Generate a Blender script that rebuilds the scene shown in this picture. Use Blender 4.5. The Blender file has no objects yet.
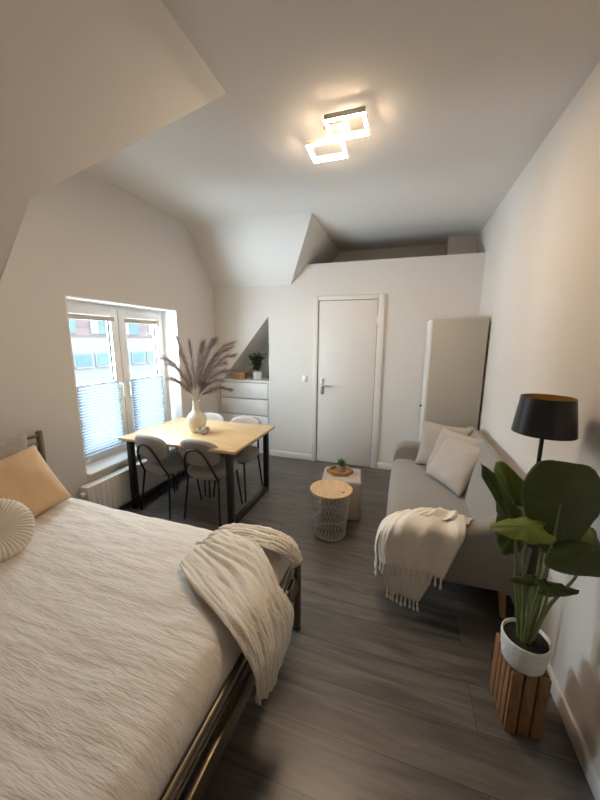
import bpy, bmesh, math, random
import numpy as np
from mathutils import Vector, Matrix, noise

scene = bpy.context.scene
COL = scene.collection
PI = math.pi
random.seed(7)

# ------------------------------------------------------------------ camera
CAM = (0.0, 0.0, 1.6)
yaw, pitch, roll = 0.307713753, 0.181422088, 0.00722947611
cd = bpy.data.cameras.new('camera')
cam = bpy.data.objects.new('camera', cd)
COL.objects.link(cam)
cd.sensor_fit = 'VERTICAL'
cd.sensor_height = 36.0
cd.lens = 320.02 / 800 * 36.0
cd.clip_start = 0.02
fw = Vector((-math.sin(yaw) * math.cos(pitch), math.cos(yaw) * math.cos(pitch), -math.sin(pitch)))
r0 = Vector((math.cos(yaw), math.sin(yaw), 0))
u0 = r0.cross(fw)
rr = r0 * math.cos(roll) + u0 * math.sin(roll)
uu = u0 * math.cos(roll) - r0 * math.sin(roll)
m3 = Matrix((rr, uu, -fw)).transposed()
cam.matrix_world = Matrix.Translation(CAM) @ m3.to_4x4()
scene.camera = cam

# ------------------------------------------------------------------ world and exposure
world = bpy.data.worlds.new('overcast_sky')
scene.world = world
world.use_nodes = True
bg = world.node_tree.nodes['Background']
bg.inputs[0].default_value = (0.78, 0.89, 1.0, 1)
bg.inputs[1].default_value = 18.0
LAMP_STRENGTH = 132.0
LAMP_COLOR = (1.0, 0.755, 0.52)
scene.view_settings.view_transform = 'Standard'
scene.view_settings.look = 'None'
scene.view_settings.gamma = 1.0
scene.view_settings.exposure = 1.38
scene.view_settings.use_curve_mapping = False
scene.cycles.max_bounces = 14
scene.cycles.diffuse_bounces = 8
scene.cycles.glossy_bounces = 4
scene.cycles.transmission_bounces = 6
scene.cycles.transparent_max_bounces = 12
scene.cycles.sample_clamp_indirect = 6.0
scene.cycles.caustics_reflective = False
scene.cycles.caustics_refractive = False

pd = bpy.data.lights.new('window_portal', 'AREA')
pd.shape = 'RECTANGLE'
pd.size, pd.size_y = 1.5, 1.3
pd.cycles.is_portal = True
po = bpy.data.objects.new('window_portal', pd)
COL.objects.link(po)
po.location = (-2.86, 2.57, 1.19)
po.rotation_euler = (0, -PI / 2, 0)      # -Z of the lamp looks along +X into the room

# ------------------------------------------------------------------ materials
def mat(name, color, rough=0.6, metal=0.0, spec=0.5, bump=0.0, bscale=80.0, vary=0.0, vscale=6.0,
        trans=0.0, emit=None, estr=0.0, stretch=(1, 1, 1), sheen=0.0, coat=0.0):
    m = bpy.data.materials.new(name)
    m.use_nodes = True
    nt = m.node_tree
    b = nt.nodes['Principled BSDF']
    b.inputs['Base Color'].default_value = (*color, 1)
    b.inputs['Roughness'].default_value = rough
    b.inputs['Metallic'].default_value = metal
    b.inputs['Specular IOR Level'].default_value = spec
    b.inputs['Transmission Weight'].default_value = trans
    b.inputs['Sheen Weight'].default_value = sheen
    b.inputs['Coat Weight'].default_value = coat
    if emit:
        b.inputs['Emission Color'].default_value = (*emit, 1)
        b.inputs['Emission Strength'].default_value = estr
    if bump or vary:
        tc = nt.nodes.new('ShaderNodeTexCoord')
        mp = nt.nodes.new('ShaderNodeMapping')
        mp.inputs['Scale'].default_value = stretch
        nt.links.new(tc.outputs['Object'], mp.inputs[0])
    if bump:
        n = nt.nodes.new('ShaderNodeTexNoise')
        n.inputs['Scale'].default_value = bscale
        n.inputs['Detail'].default_value = 3
        bp = nt.nodes.new('ShaderNodeBump')
        bp.inputs['Strength'].default_value = bump
        bp.inputs['Distance'].default_value = 0.01
        nt.links.new(mp.outputs[0], n.inputs['Vector'])
        nt.links.new(n.outputs['Fac'], bp.inputs['Height'])
        nt.links.new(bp.outputs[0], b.inputs['Normal'])
    if vary:
        n = nt.nodes.new('ShaderNodeTexNoise')
        n.inputs['Scale'].default_value = vscale
        n.inputs['Detail'].default_value = 4
        cr = nt.nodes.new('ShaderNodeValToRGB')
        cr.color_ramp.elements[0].position = 0.3
        cr.color_ramp.elements[1].position = 0.7
        cr.color_ramp.elements[0].color = (*[c * (1 - vary) for c in color], 1)
        cr.color_ramp.elements[1].color = (*[min(1, c * (1 + vary)) for c in color], 1)
        nt.links.new(mp.outputs[0], n.inputs['Vector'])
        nt.links.new(n.outputs['Fac'], cr.inputs[0])
        nt.links.new(cr.outputs[0], b.inputs['Base Color'])
    return m

def wood(name, c1, c2, scale=(1.5, 14, 14), rough=0.45, bump=0.03, spec=0.4):
    m = bpy.data.materials.new(name)
    m.use_nodes = True
    nt = m.node_tree
    b = nt.nodes['Principled BSDF']
    b.inputs['Roughness'].default_value = rough
    b.inputs['Specular IOR Level'].default_value = spec
    tc = nt.nodes.new('ShaderNodeTexCoord')
    mp = nt.nodes.new('ShaderNodeMapping')
    mp.inputs['Scale'].default_value = scale
    n = nt.nodes.new('ShaderNodeTexNoise')
    n.inputs['Scale'].default_value = 2.2
    n.inputs['Detail'].default_value = 8
    n.inputs['Roughness'].default_value = 0.62
    n.inputs['Distortion'].default_value = 0.6
    cr = nt.nodes.new('ShaderNodeValToRGB')
    cr.color_ramp.elements[0].position = 0.33
    cr.color_ramp.elements[1].position = 0.68
    cr.color_ramp.elements[0].color = (*c1, 1)
    cr.color_ramp.elements[1].color = (*c2, 1)
    bp = nt.nodes.new('ShaderNodeBump')
    bp.inputs['Strength'].default_value = bump
    bp.inputs['Distance'].default_value = 0.01
    L = nt.links.new
    L(tc.outputs['Object'], mp.inputs[0]); L(mp.outputs[0], n.inputs['Vector'])
    L(n.outputs['Fac'], cr.inputs[0]); L(cr.outputs[0], b.inputs['Base Color'])
    L(n.outputs['Fac'], bp.inputs['Height']); L(bp.outputs[0], b.inputs['Normal'])
    return m

def floor_material():
    m = bpy.data.materials.new('grey_brown_plank_floor')
    m.use_nodes = True
    nt = m.node_tree
    L = nt.links.new
    N = nt.nodes.new
    b = nt.nodes['Principled BSDF']
    b.inputs['Specular IOR Level'].default_value = 0.65
    tc = N('ShaderNodeTexCoord')
    mp = N('ShaderNodeMapping')
    mp.inputs['Location'].default_value = (0.93, -0.84 + 0.2025 * 8, 0)
    L(tc.outputs['Object'], mp.inputs[0])
    br = N('ShaderNodeTexBrick')
    br.offset = 0.37
    br.offset_frequency = 2
    br.inputs['Scale'].default_value = 1.0
    br.inputs['Brick Width'].default_value = 2.1
    br.inputs['Row Height'].default_value = 0.2025
    br.inputs['Mortar Size'].default_value = 0.0016
    br.inputs['Mortar Smooth'].default_value = 0.25
    br.inputs['Bias'].default_value = 0.0
    br.inputs['Color1'].default_value = (0, 0, 0, 1)
    br.inputs['Color2'].default_value = (1, 1, 1, 1)
    br.inputs['Mortar'].default_value = (0.5, 0.5, 0.5, 1)
    L(mp.outputs[0], br.inputs['Vector'])
    # grain, shifted per plank
    sh = N('ShaderNodeVectorMath'); sh.operation = 'MULTIPLY_ADD'
    L(br.outputs['Color'], sh.inputs[0])
    sh.inputs[1].default_value = (7.3, 3.1, 0)
    L(mp.outputs[0], sh.inputs[2])
    m2 = N('ShaderNodeMapping')
    m2.inputs['Scale'].default_value = (0.9, 9.0, 1)
    L(sh.outputs[0], m2.inputs[0])
    n1 = N('ShaderNodeTexNoise')
    n1.inputs['Scale'].default_value = 1.7
    n1.inputs['Detail'].default_value = 9
    n1.inputs['Roughness'].default_value = 0.6
    n1.inputs['Distortion'].default_value = 0.9
    L(m2.outputs[0], n1.inputs['Vector'])
    m3_ = N('ShaderNodeMapping')
    m3_.inputs['Scale'].default_value = (3.0, 70.0, 1)
    L(sh.outputs[0], m3_.inputs[0])
    n2 = N('ShaderNodeTexNoise')
    n2.inputs['Scale'].default_value = 1.5
    n2.inputs['Detail'].default_value = 5
    L(m3_.outputs[0], n2.inputs['Vector'])
    mx = N('ShaderNodeMath'); mx.operation = 'MULTIPLY_ADD'
    L(n2.outputs['Fac'], mx.inputs[0]); mx.inputs[1].default_value = 0.28
    L(n1.outputs['Fac'], mx.inputs[2])
    pl = N('ShaderNodeMath'); pl.operation = 'MULTIPLY_ADD'
    sc = N('ShaderNodeSeparateColor'); L(br.outputs['Color'], sc.inputs[0])
    L(sc.outputs[0], pl.inputs[0]); pl.inputs[1].default_value = 0.07
    L(mx.outputs[0], pl.inputs[2])
    cr = N('ShaderNodeValToRGB')
    e = cr.color_ramp.elements
    e[0].position, e[1].position = 0.42, 0.92
    e[0].color = (0.040, 0.034, 0.029, 1)
    e[1].color = (0.178, 0.157, 0.136, 1)
    md = e.new(0.66); md.color = (0.100, 0.087, 0.074, 1)
    L(pl.outputs[0], cr.inputs[0])
    mm = N('ShaderNodeMix'); mm.data_type = 'RGBA'
    L(br.outputs['Fac'], mm.inputs[0])
    L(cr.outputs[0], mm.inputs[6]); mm.inputs[7].default_value = (0.02, 0.017, 0.015, 1)
    L(mm.outputs[2], b.inputs['Base Color'])
    rg = N('ShaderNodeMath'); rg.operation = 'MULTIPLY_ADD'
    L(n1.outputs['Fac'], rg.inputs[0]); rg.inputs[1].default_value = 0.2; rg.inputs[2].default_value = 0.27
    L(rg.outputs[0], b.inputs['Roughness'])
    bp = N('ShaderNodeBump'); bp.inputs['Strength'].default_value = 0.12; bp.inputs['Distance'].default_value = 0.004
    inv = N('ShaderNodeMath'); inv.operation = 'SUBTRACT'
    L(mx.outputs[0], inv.inputs[0]); L(br.outputs['Fac'], inv.inputs[1])
    L(inv.outputs[0], bp.inputs['Height']); L(bp.outputs[0], b.inputs['Normal'])
    return m

def waffle_material():
    m = mat('cream_crinkle_cotton', (0.70, 0.635, 0.56), rough=0.95, spec=0.15, sheen=0.2)
    nt = m.node_tree
    L = nt.links.new; N = nt.nodes.new
    b = nt.nodes['Principled BSDF']
    tc = N('ShaderNodeTexCoord')
    mp = N('ShaderNodeMapping'); mp.inputs['Scale'].default_value = (30, 200, 60)
    L(tc.outputs['Object'], mp.inputs[0])
    v = N('ShaderNodeTexNoise'); v.inputs['Scale'].default_value = 1.0; v.inputs['Detail'].default_value = 2
    L(mp.outputs[0], v.inputs['Vector'])
    mp2 = N('ShaderNodeMapping'); mp2.inputs['Scale'].default_value = (6, 30, 9)
    L(tc.outputs['Object'], mp2.inputs[0])
    v2 = N('ShaderNodeTexNoise'); v2.inputs['Scale'].default_value = 1.0; v2.inputs['Detail'].default_value = 3
    L(mp2.outputs[0], v2.inputs['Vector'])
    b1 = N('ShaderNodeBump'); b1.inputs['Strength'].default_value = 0.42; b1.inputs['Distance'].default_value = 0.005
    L(v.outputs['Fac'], b1.inputs['Height'])
    b2 = N('ShaderNodeBump'); b2.inputs['Strength'].default_value = 0.45; b2.inputs['Distance'].default_value = 0.02
    L(v2.outputs['Fac'], b2.inputs['Height']); L(b1.outputs[0], b2.inputs['Normal'])
    L(b2.outputs[0], b.inputs['Normal'])
    return m

def glass_material():
    m = bpy.data.materials.new('window_glass'); m.use_nodes = True
    nt = m.node_tree; nt.nodes.remove(nt.nodes['Principled BSDF'])
    N = nt.nodes.new; L = nt.links.new
    t = N('ShaderNodeBsdfTransparent'); t.inputs[0].default_value = (0.95, 0.98, 0.98, 1)
    g = N('ShaderNodeBsdfGlossy'); g.inputs['Roughness'].default_value = 0.02
    f = N('ShaderNodeFresnel'); f.inputs['IOR'].default_value = 1.35
    mx = N('ShaderNodeMixShader')
    gm = N('ShaderNodeNewGeometry')
    k1 = N('ShaderNodeMath'); k1.operation = 'SUBTRACT'; k1.inputs[0].default_value = 1.0; L(gm.outputs['Backfacing'], k1.inputs[1])
    k2 = N('ShaderNodeMath'); k2.operation = 'MULTIPLY'; L(f.outputs[0], k2.inputs[0]); L(k1.outputs[0], k2.inputs[1])
    L(k2.outputs[0], mx.inputs[0]); L(t.outputs[0], mx.inputs[1]); L(g.outputs[0], mx.inputs[2])
    L(mx.outputs[0], nt.nodes['Material Output'].inputs[0])
    return m

def translucent_material(name, color, fac=0.6):
    m = bpy.data.materials.new(name); m.use_nodes = True
    nt = m.node_tree; nt.nodes.remove(nt.nodes['Principled BSDF'])
    N = nt.nodes.new; L = nt.links.new
    d = N('ShaderNodeBsdfDiffuse'); d.inputs[0].default_value = (*color, 1)
    t = N('ShaderNodeBsdfTranslucent'); t.inputs[0].default_value = (*color, 1)
    mx = N('ShaderNodeMixShader'); mx.inputs[0].default_value = fac
    L(d.outputs[0], mx.inputs[1]); L(t.outputs[0], mx.inputs[2])
    L(mx.outputs[0], nt.nodes['Material Output'].inputs[0])
    return m

def brick_material():
    m = mat('red_brick', (0.4, 0.2, 0.16), rough=0.9, spec=0.0)
    nt = m.node_tree; N = nt.nodes.new; L = nt.links.new
    tc = N('ShaderNodeTexCoord'); mp = N('ShaderNodeMapping')
    mp.inputs['Rotation'].default_value = (PI / 2, 0, PI / 2)
    br = N('ShaderNodeTexBrick')
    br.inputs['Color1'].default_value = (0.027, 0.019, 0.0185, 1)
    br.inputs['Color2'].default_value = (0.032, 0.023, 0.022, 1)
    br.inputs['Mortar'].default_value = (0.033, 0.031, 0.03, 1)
    br.inputs['Scale'].default_value = 4
    L(tc.outputs['Object'], mp.inputs[0]); L(mp.outputs[0], br.inputs['Vector'])
    L(br.outputs['Color'], nt.nodes['Principled BSDF'].inputs['Base Color'])
    return m

M = dict(
    wall=mat('white_wall_paint', (0.68, 0.645, 0.605), rough=0.85, spec=0.2, bump=0.05, bscale=220),
    ceil=mat('white_ceiling_paint', (0.73, 0.705, 0.675), rough=0.9, spec=0.15, bump=0.03, bscale=160),
    trim=mat('white_lacquer_trim', (0.71, 0.68, 0.64), rough=0.4, spec=0.4, vary=0.01),
    pvc=mat('cream_window_plastic', (0.78, 0.76, 0.73), rough=0.35, vary=0.01),
    gasket=mat('black_rubber_gasket', (0.04, 0.04, 0.04), rough=0.7, vary=0.05),
    door=mat('white_door_paint', (0.71, 0.675, 0.63), rough=0.45, spec=0.35, vary=0.01),
    drawer=mat('white_foil', (0.80, 0.80, 0.79), rough=0.4, vary=0.01),
    wardrobe=mat('greige_panel', (0.42, 0.395, 0.34), rough=0.5, vary=0.02, vscale=2),
    wardrobe_front=mat('white_panel', (0.70, 0.68, 0.645), rough=0.45, vary=0.01),
    steel=mat('brushed_steel', (0.75, 0.75, 0.75), rough=0.3, metal=1.0, vary=0.03),
    bronze=mat('bronze_metal', (0.20, 0.165, 0.115), rough=0.36, metal=0.9, vary=0.08, vscale=12),
    black=mat('black_powder_coat', (0.012, 0.012, 0.013), rough=0.45, vary=0.1, vscale=30),
    shade=mat('black_satin_shade', (0.012, 0.013, 0.015), rough=0.28, spec=0.5, vary=0.05),
    gold=mat('gold_foil_lining', (0.62, 0.36, 0.10), rough=0.4, metal=0.75, vary=0.1, vscale=10),
    bamboo=wood('pale_bamboo', (0.56, 0.37, 0.18), (0.68, 0.48, 0.26), scale=(2, 22, 22), rough=0.3),
    bamboo_edge=wood('pale_wood_edge', (0.42, 0.28, 0.14), (0.56, 0.38, 0.20), scale=(2, 20, 20), rough=0.45),
    lid=wood('oak_veneer_lid', (0.50, 0.32, 0.155), (0.62, 0.43, 0.23), scale=(14, 3, 14), rough=0.45),
    crate=wood('orange_brown_softwood', (0.19, 0.088, 0.034), (0.31, 0.155, 0.064), scale=(30, 30, 4), rough=0.6),
    tray=wood('acacia_wood', (0.28, 0.14, 0.05), (0.45, 0.25, 0.10), scale=(4, 20, 20), rough=0.5),
    leg=wood('natural_beech', (0.50, 0.30, 0.13), (0.60, 0.38, 0.18), scale=(20, 20, 3), rough=0.5),
    sofa=mat('grey_woven_upholstery', (0.265, 0.243, 0.22), rough=0.95, spec=0.15, bump=0.25, bscale=420, vary=0.06, vscale=220, sheen=0.25),
    chair=mat('greige_boucle', (0.36, 0.325, 0.29), rough=0.95, spec=0.1, bump=0.3, bscale=300, vary=0.06, vscale=150, sheen=0.25),
    cushion=mat('blush_beige_cotton', (0.40, 0.345, 0.295), rough=0.95, spec=0.1, bump=0.2, bscale=350, vary=0.05, vscale=200, sheen=0.2),
    throw=mat('cream_cotton_throw', (0.82, 0.75, 0.65), rough=0.95, spec=0.1, bump=0.4, bscale=300, sheen=0.2, vary=0.04, vscale=120),
    bedthrow=mat('cream_gauze_throw', (0.74, 0.665, 0.565), rough=0.95, spec=0.1, bump=0.5, bscale=140, sheen=0.2, vary=0.03, vscale=60),
    spread=waffle_material(),
    mattress=mat('cream_sheet', (0.70, 0.62, 0.52), rough=0.95, spec=0.1, bump=0.1, bscale=200),
    peach=mat('peach_linen', (0.66, 0.46, 0.27), rough=0.9, spec=0.12, bump=0.15, bscale=260, vary=0.04, vscale=8, sheen=0.2),
    greylinen=mat('grey_linen', (0.42, 0.38, 0.34), rough=0.95, spec=0.1, bump=0.2, bscale=260, vary=0.1, vscale=30),
    creamvelvet=mat('cream_velvet', (0.70, 0.64, 0.55), rough=0.9, spec=0.1, bump=0.1, bscale=300, sheen=0.4),
    pouf=mat('beige_pouf_cloth', (0.45, 0.39, 0.335), rough=0.95, spec=0.1, bump=0.2, bscale=300, vary=0.04, vscale=60),
    vase=mat('glazed_cream_ceramic', (0.66, 0.60, 0.46), rough=0.18, spec=0.6, coat=0.3, vary=0.04, vscale=5),
    knot=mat('grey_speckled_stone', (0.33, 0.30, 0.28), rough=0.6, vary=0.45, vscale=24),
    pampas=mat('mauve_pampas', (0.27, 0.195, 0.165), rough=0.95, spec=0.1, vary=0.25, vscale=20),
    straw=mat('dry_stem', (0.44, 0.33, 0.24), rough=0.9, vary=0.1),
    whitepot=mat('white_textured_ceramic', (0.72, 0.70, 0.66), rough=0.7, bump=0.5, bscale=90, vary=0.05, vscale=60),
    soil=mat('dark_potting_soil', (0.018, 0.014, 0.011), rough=1.0, bump=0.6, bscale=80, vary=0.4, vscale=60),
    leafbig=mat('deep_green_leaf', (0.062, 0.082, 0.018), rough=0.42, spec=0.4, vary=0.25, vscale=9),
    leaflight=mat('bright_green_leaf', (0.12, 0.165, 0.026), rough=0.42, spec=0.4, vary=0.2, vscale=9),
    leafvein=mat('dull_green_vein', (0.085, 0.11, 0.03), rough=0.45, vary=0.1),
    petiole=mat('green_leaf_stalk', (0.15, 0.18, 0.055), rough=0.45, vary=0.2, vscale=8),
    smallleaf=mat('dark_small_leaf', (0.03, 0.07, 0.02), rough=0.5, vary=0.3, vscale=30),
    succ=mat('succulent_green', (0.08, 0.16, 0.05), rough=0.45, vary=0.2, vscale=40),
    cork=mat('ribbed_tan_pot', (0.40, 0.29, 0.17), rough=0.8, vary=0.2, vscale=40),
    wire=mat('grey_wire', (0.72, 0.70, 0.67), rough=0.4, metal=0.0, vary=0.03),
    glass=glass_material(),
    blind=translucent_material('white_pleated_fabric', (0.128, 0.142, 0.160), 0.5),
    lampglow=mat('lit_led_diffuser', (1, 0.95, 0.85), rough=0.5, emit=LAMP_COLOR, estr=LAMP_STRENGTH),
    lampbody=mat('white_lamp_metal', (0.80, 0.76, 0.70), rough=0.4, vary=0.01),
    rad=mat('cream_radiator_enamel', (0.74, 0.72, 0.68), rough=0.4, vary=0.01),
    plastic=mat('white_switch_plastic', (0.80, 0.79, 0.77), rough=0.35, vary=0.01),
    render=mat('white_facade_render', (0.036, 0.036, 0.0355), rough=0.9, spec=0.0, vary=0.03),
    brick=brick_material(),
    dimglass=mat('matt_blue_facade_glass', (0.019, 0.027, 0.030), rough=0.5, spec=0.0, vary=0.2, vscale=0.8),  # matt blue-grey panes, tone varied at random
    street=mat('grey_street', (0.25, 0.25, 0.25), rough=0.9, vary=0.1),
    floor=floor_material(),
)

# ------------------------------------------------------------------ mesh helpers
class MB:
    def __init__(self):
        self.bm = bmesh.new()
    def merge(self, other, mtx=None):
        me = bpy.data.meshes.new('tmp'); other.to_mesh(me); other.free()
        if mtx is not None: me.transform(mtx)
        self.bm.from_mesh(me); bpy.data.meshes.remove(me)
        return self
    def box(self, lo, hi, bev=0.0, seg=2, mtx=None):
        b = bmesh.new()
        bmesh.ops.create_cube(b, size=1)
        s = [hi[i] - lo[i] for i in range(3)]; c = [(hi[i] + lo[i]) / 2 for i in range(3)]
        bmesh.ops.transform(b, matrix=Matrix.Translation(c) @ Matrix.Diagonal((*s, 1)), verts=b.verts)
        if bev:
            bmesh.ops.bevel(b, geom=list(b.edges), offset=min(bev, min(abs(x) for x in s) * 0.49), segments=seg, profile=0.5, affect='EDGES')
        return self.merge(b, mtx)
    def tube(self, pts, r, n=10, cap=True):
        pts = [Vector(p) for p in pts]
        rs = r if isinstance(r, (list, tuple)) else [r] * len(pts)
        rings = []; up = None
        for i, p in enumerate(pts):
            t = (pts[min(i + 1, len(pts) - 1)] - pts[max(i - 1, 0)]).normalized()
            if up is None:
                up = Vector((0, 0, 1)) if abs(t.z) < 0.9 else Vector((1, 0, 0))
            a = t.cross(up)
            if a.length < 1e-5: a = t.cross(Vector((0.3, 1, 0.2)))
            a.normalize(); up = a.cross(t).normalized()
            rings.append([self.bm.verts.new(p + (a * math.cos(2 * PI * k / n) + up * math.sin(2 * PI * k / n)) * rs[i]) for k in range(n)])
        for q in range(len(rings) - 1):
            for k in range(n):
                self.bm.faces.new((rings[q][k], rings[q][(k + 1) % n], rings[q + 1][(k + 1) % n], rings[q + 1][k]))
        if cap:
            self.bm.faces.new(rings[0][::-1]); self.bm.faces.new(rings[-1])
        return self
    def ring(self, c, R, r, n=40, k=8, z=None):
        vs = []
        for i in range(n):
            a = 2 * PI * i / n
            vs.append([self.bm.verts.new((c[0] + (R + r * math.cos(2 * PI * j / k)) * math.cos(a),
                                          c[1] + (R + r * math.cos(2 * PI * j / k)) * math.sin(a),
                                          c[2] + r * math.sin(2 * PI * j / k))) for j in range(k)])
        for i in range(n):
            for j in range(k):
                self.bm.faces.new((vs[i][j], vs[(i + 1) % n][j], vs[(i + 1) % n][(j + 1) % k], vs[i][(j + 1) % k]))
        return self
    def lathe(self, prof, n=40, c=(0, 0, 0), closed=False):
        rows = []
        for (r, z) in prof:
            if r < 1e-5:
                rows.append([self.bm.verts.new((c[0], c[1], c[2] + z))])
            else:
                rows.append([self.bm.verts.new((c[0] + r * math.cos(2 * PI * k / n), c[1] + r * math.sin(2 * PI * k / n), c[2] + z)) for k in range(n)])
        prs = list(zip(rows[:-1], rows[1:])) + ([(rows[-1], rows[0])] if closed else [])
        for a, b in prs:
            for k in range(n):
                k2 = (k + 1) % n
                f = []
                for v in ((a[0] if len(a) == 1 else a[k]), (a[0] if len(a) == 1 else a[k2]), (b[0] if len(b) == 1 else b[k2]), (b[0] if len(b) == 1 else b[k])):
                    if v not in f: f.append(v)
                if len(f) > 2: self.bm.faces.new(f)
        return self
    def prism(self, poly, axis, a, b):
        # poly in the two axes other than `axis`
        def P(u, v, w):
            return {'x': (w, u, v), 'y': (u, w, v), 'z': (u, v, w)}[axis]
        A = [self.bm.verts.new(P(u, v, a)) for u, v in poly]
        B = [self.bm.verts.new(P(u, v, b)) for u, v in poly]
        self.bm.faces.new(A); self.bm.faces.new(B[::-1])
        for i in range(len(poly)):
            j = (i + 1) % len(poly)
            self.bm.faces.new((A[j], A[i], B[i], B[j]))
        return self
    def grid(self, pts, closed_u=False):
        V = [[self.bm.verts.new(p) for p in row] for row in pts]
        for i in range(len(V) - 1 + (1 if closed_u else 0)):
            a, b = V[i], V[(i + 1) % len(V)]
            for j in range(len(a) - 1):
                self.bm.faces.new((a[j], a[j + 1], b[j + 1], b[j]))
        return self
    def poly(self, pts):
        self.bm.faces.new([self.bm.verts.new(p) for p in pts]); return self
    def build(self, name, m, parent=None, smooth=35, loc=None, fix=True):
        if fix: bmesh.ops.recalc_face_normals(self.bm, faces=self.bm.faces)
        me = bpy.data.meshes.new(name)
        self.bm.to_mesh(me); self.bm.free()
        me.materials.append(m)
        if smooth:
            me.shade_smooth()
            me.set_sharp_from_angle(angle=math.radians(smooth))
        o = bpy.data.objects.new(name, me)
        COL.objects.link(o)
        if parent: o.parent = parent
        if loc: o.location = loc
        return o

def tag(o, label, cat, group=None, kind=None):
    o['label'] = label; o['category'] = cat
    if group: o['group'] = group
    if kind: o['kind'] = kind
    return o
def empty(name, loc, label, cat, rz=0.0, group=None):
    o = bpy.data.objects.new(name, None); COL.objects.link(o)
    o.empty_display_size = 0.05
    o.location = loc; o.rotation_euler = (0, 0, rz)
    return tag(o, label, cat, group)
def struct(o):
    o['kind'] = 'structure'; return o
def copy_tree(o, parent=None):
    c = o.copy(); COL.objects.link(c)
    if parent: c.parent = parent
    for ch in list(o.children): copy_tree(ch, c)
    return c
def solid(o, t, off=-1):
    s = o.modifiers.new('thickness', 'SOLIDIFY'); s.thickness = t; s.offset = off; return o
def subd(o, n):
    s = o.modifiers.new('smooth', 'SUBSURF'); s.levels = n; s.render_levels = n; return o
def catmull(ps, n):
    P = [Vector(p) for p in ps]; out = []
    for i in range(len(P) - 1):
        a = P[i - 1] if i else P[0] * 2 - P[1]; b, c = P[i], P[i + 1]
        d = P[i + 2] if i + 2 < len(P) else P[-1] * 2 - P[-2]
        for k in range(n):
            t = k / n
            out.append(0.5 * ((2 * b) + (c - a) * t + (2 * a - 5 * b + 4 * c - d) * t * t + (3 * b - a - 3 * c + d) * t ** 3))
    out.append(P[-1]); return out
def patch(rows, nu, nv):
    """smooth surface through a net of control points"""
    R = [catmull(r, nv) for r in rows]
    cols = [catmull([R[i][j] for i in range(len(R))], nu) for j in range(len(R[0]))]
    return [[cols[j][i] for j in range(len(cols))] for i in range(len(cols[0]))]
def grid_normals(G):
    n, m = len(G), len(G[0]); out = []
    for i in range(n):
        row = []
        for j in range(m):
            du = G[min(i + 1, n - 1)][j] - G[max(i - 1, 0)][j]
            dv = G[i][min(j + 1, m - 1)] - G[i][max(j - 1, 0)]
            nn = du.cross(dv)
            row.append(nn.normalized() if nn.length > 1e-9 else Vector((0, 0, 1)))
        out.append(row)
    return out

# ------------------------------------------------------------------ the room
XW, W, D, CZ, YN = -2.54, 0.763, 4.015, 2.855, -1.0
RX = -0.948                                   # where the roof slope meets the ceiling
def roofz(x): return CZ + (x - RX) * 1.205

struct(MB().box((-2.85, -1.15, -0.1), (0.95, 4.75, 0)).build('floor', M['floor'], smooth=0))
c = MB()
c.box((RX, YN - 0.1, CZ), (W + 0.1, 4.95, CZ + 0.1))
struct(c.build('ceiling', M['ceil'], smooth=0, fix=False))
def bend(p0, p1, p2, r, n=10):
    """polyline p0-p1-p2 with the corner rounded over a length r"""
    p0, p1, p2 = Vector(p0), Vector(p1), Vector(p2)
    a, b = p1 + (p0 - p1).normalized() * r, p1 + (p2 - p1).normalized() * r
    return [p0] + [a * (1 - t) ** 2 + p1 * 2 * t * (1 - t) + b * t * t for t in [k / n for k in range(n + 1)]] + [p2]
mid_w, mid_r = (XW - 0.02, 2.5, 2.95), (RX, 2.5, CZ)
far_w = bend(mid_w, (XW - 0.02, 3.52, 2.97), (XW - 0.02, D + 0.005, 2.30), 0.20)
far_r = bend(mid_r, (RX, 3.33, CZ), (-1.409, D + 0.005, 2.30), 0.0)
near_w = bend(mid_w, (XW - 0.02, 1.5, 2.93), (XW - 0.02, 1.045, 2.21), 0.35)
near_r = bend(mid_r, (RX, 1.70, CZ), (-1.512, 1.045, roofz(-1.512)), 0.0)
s = MB()
wl, rl = near_w[::-1] + far_w[1:], near_r[::-1] + far_r[1:]
s.grid([[a_.lerp(b_, k / 12) for k in range(13)] for a_, b_ in zip(rl, wl)])
struct(s.build('ceiling_dormer', M['ceil'], smooth=60, fix=False))
s = MB()
xl = -2.60
s.poly([(RX, 1.70, CZ), (-1.512, 1.045, roofz(-1.512)), (xl, 1.045, roofz(xl)), (xl, YN - 0.1, roofz(xl)), (RX, YN - 0.1, CZ)])
s.poly([(RX, 3.33, CZ), (RX, 4.95, CZ), (xl, 4.95, roofz(xl)), (xl, D, roofz(xl)), (-1.409, D, 2.30)])
struct(s.build('ceiling_slope', M['ceil'], smooth=0, fix=False))
struct(MB().poly([(-1.512, 1.045, roofz(-1.512)), (XW - 0.05, 1.045, 2.21), (XW - 0.05, 1.045, roofz(xl))]).build('wall_dormer', M['wall'], smooth=0))

struct(MB().box((W, YN - 0.1, 0), (W + 0.12, 4.95, 3.0)).build('wall_right', M['wall'], smooth=0))
struct(MB().box((-2.85, YN - 0.12, 0), (W + 0.12, YN, 3.0)).build('wall_near', M['wall'], smooth=0))

WY0, WY1, WZ0, WZ1 = 1.92, 3.22, 0.44, 1.94
w = MB()
w.box((XW - 0.28, YN - 0.1, 0), (XW, WY0, 3.1))
w.box((XW - 0.28, WY1, 0), (XW, 4.75, 3.1))
w.box((XW - 0.28, WY0, 0), (XW, WY1, WZ0))
w.box((XW - 0.28, WY0, WZ1), (XW, WY1, 3.1))
struct(w.build('wall_left', M['wall'], smooth=0))

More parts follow.
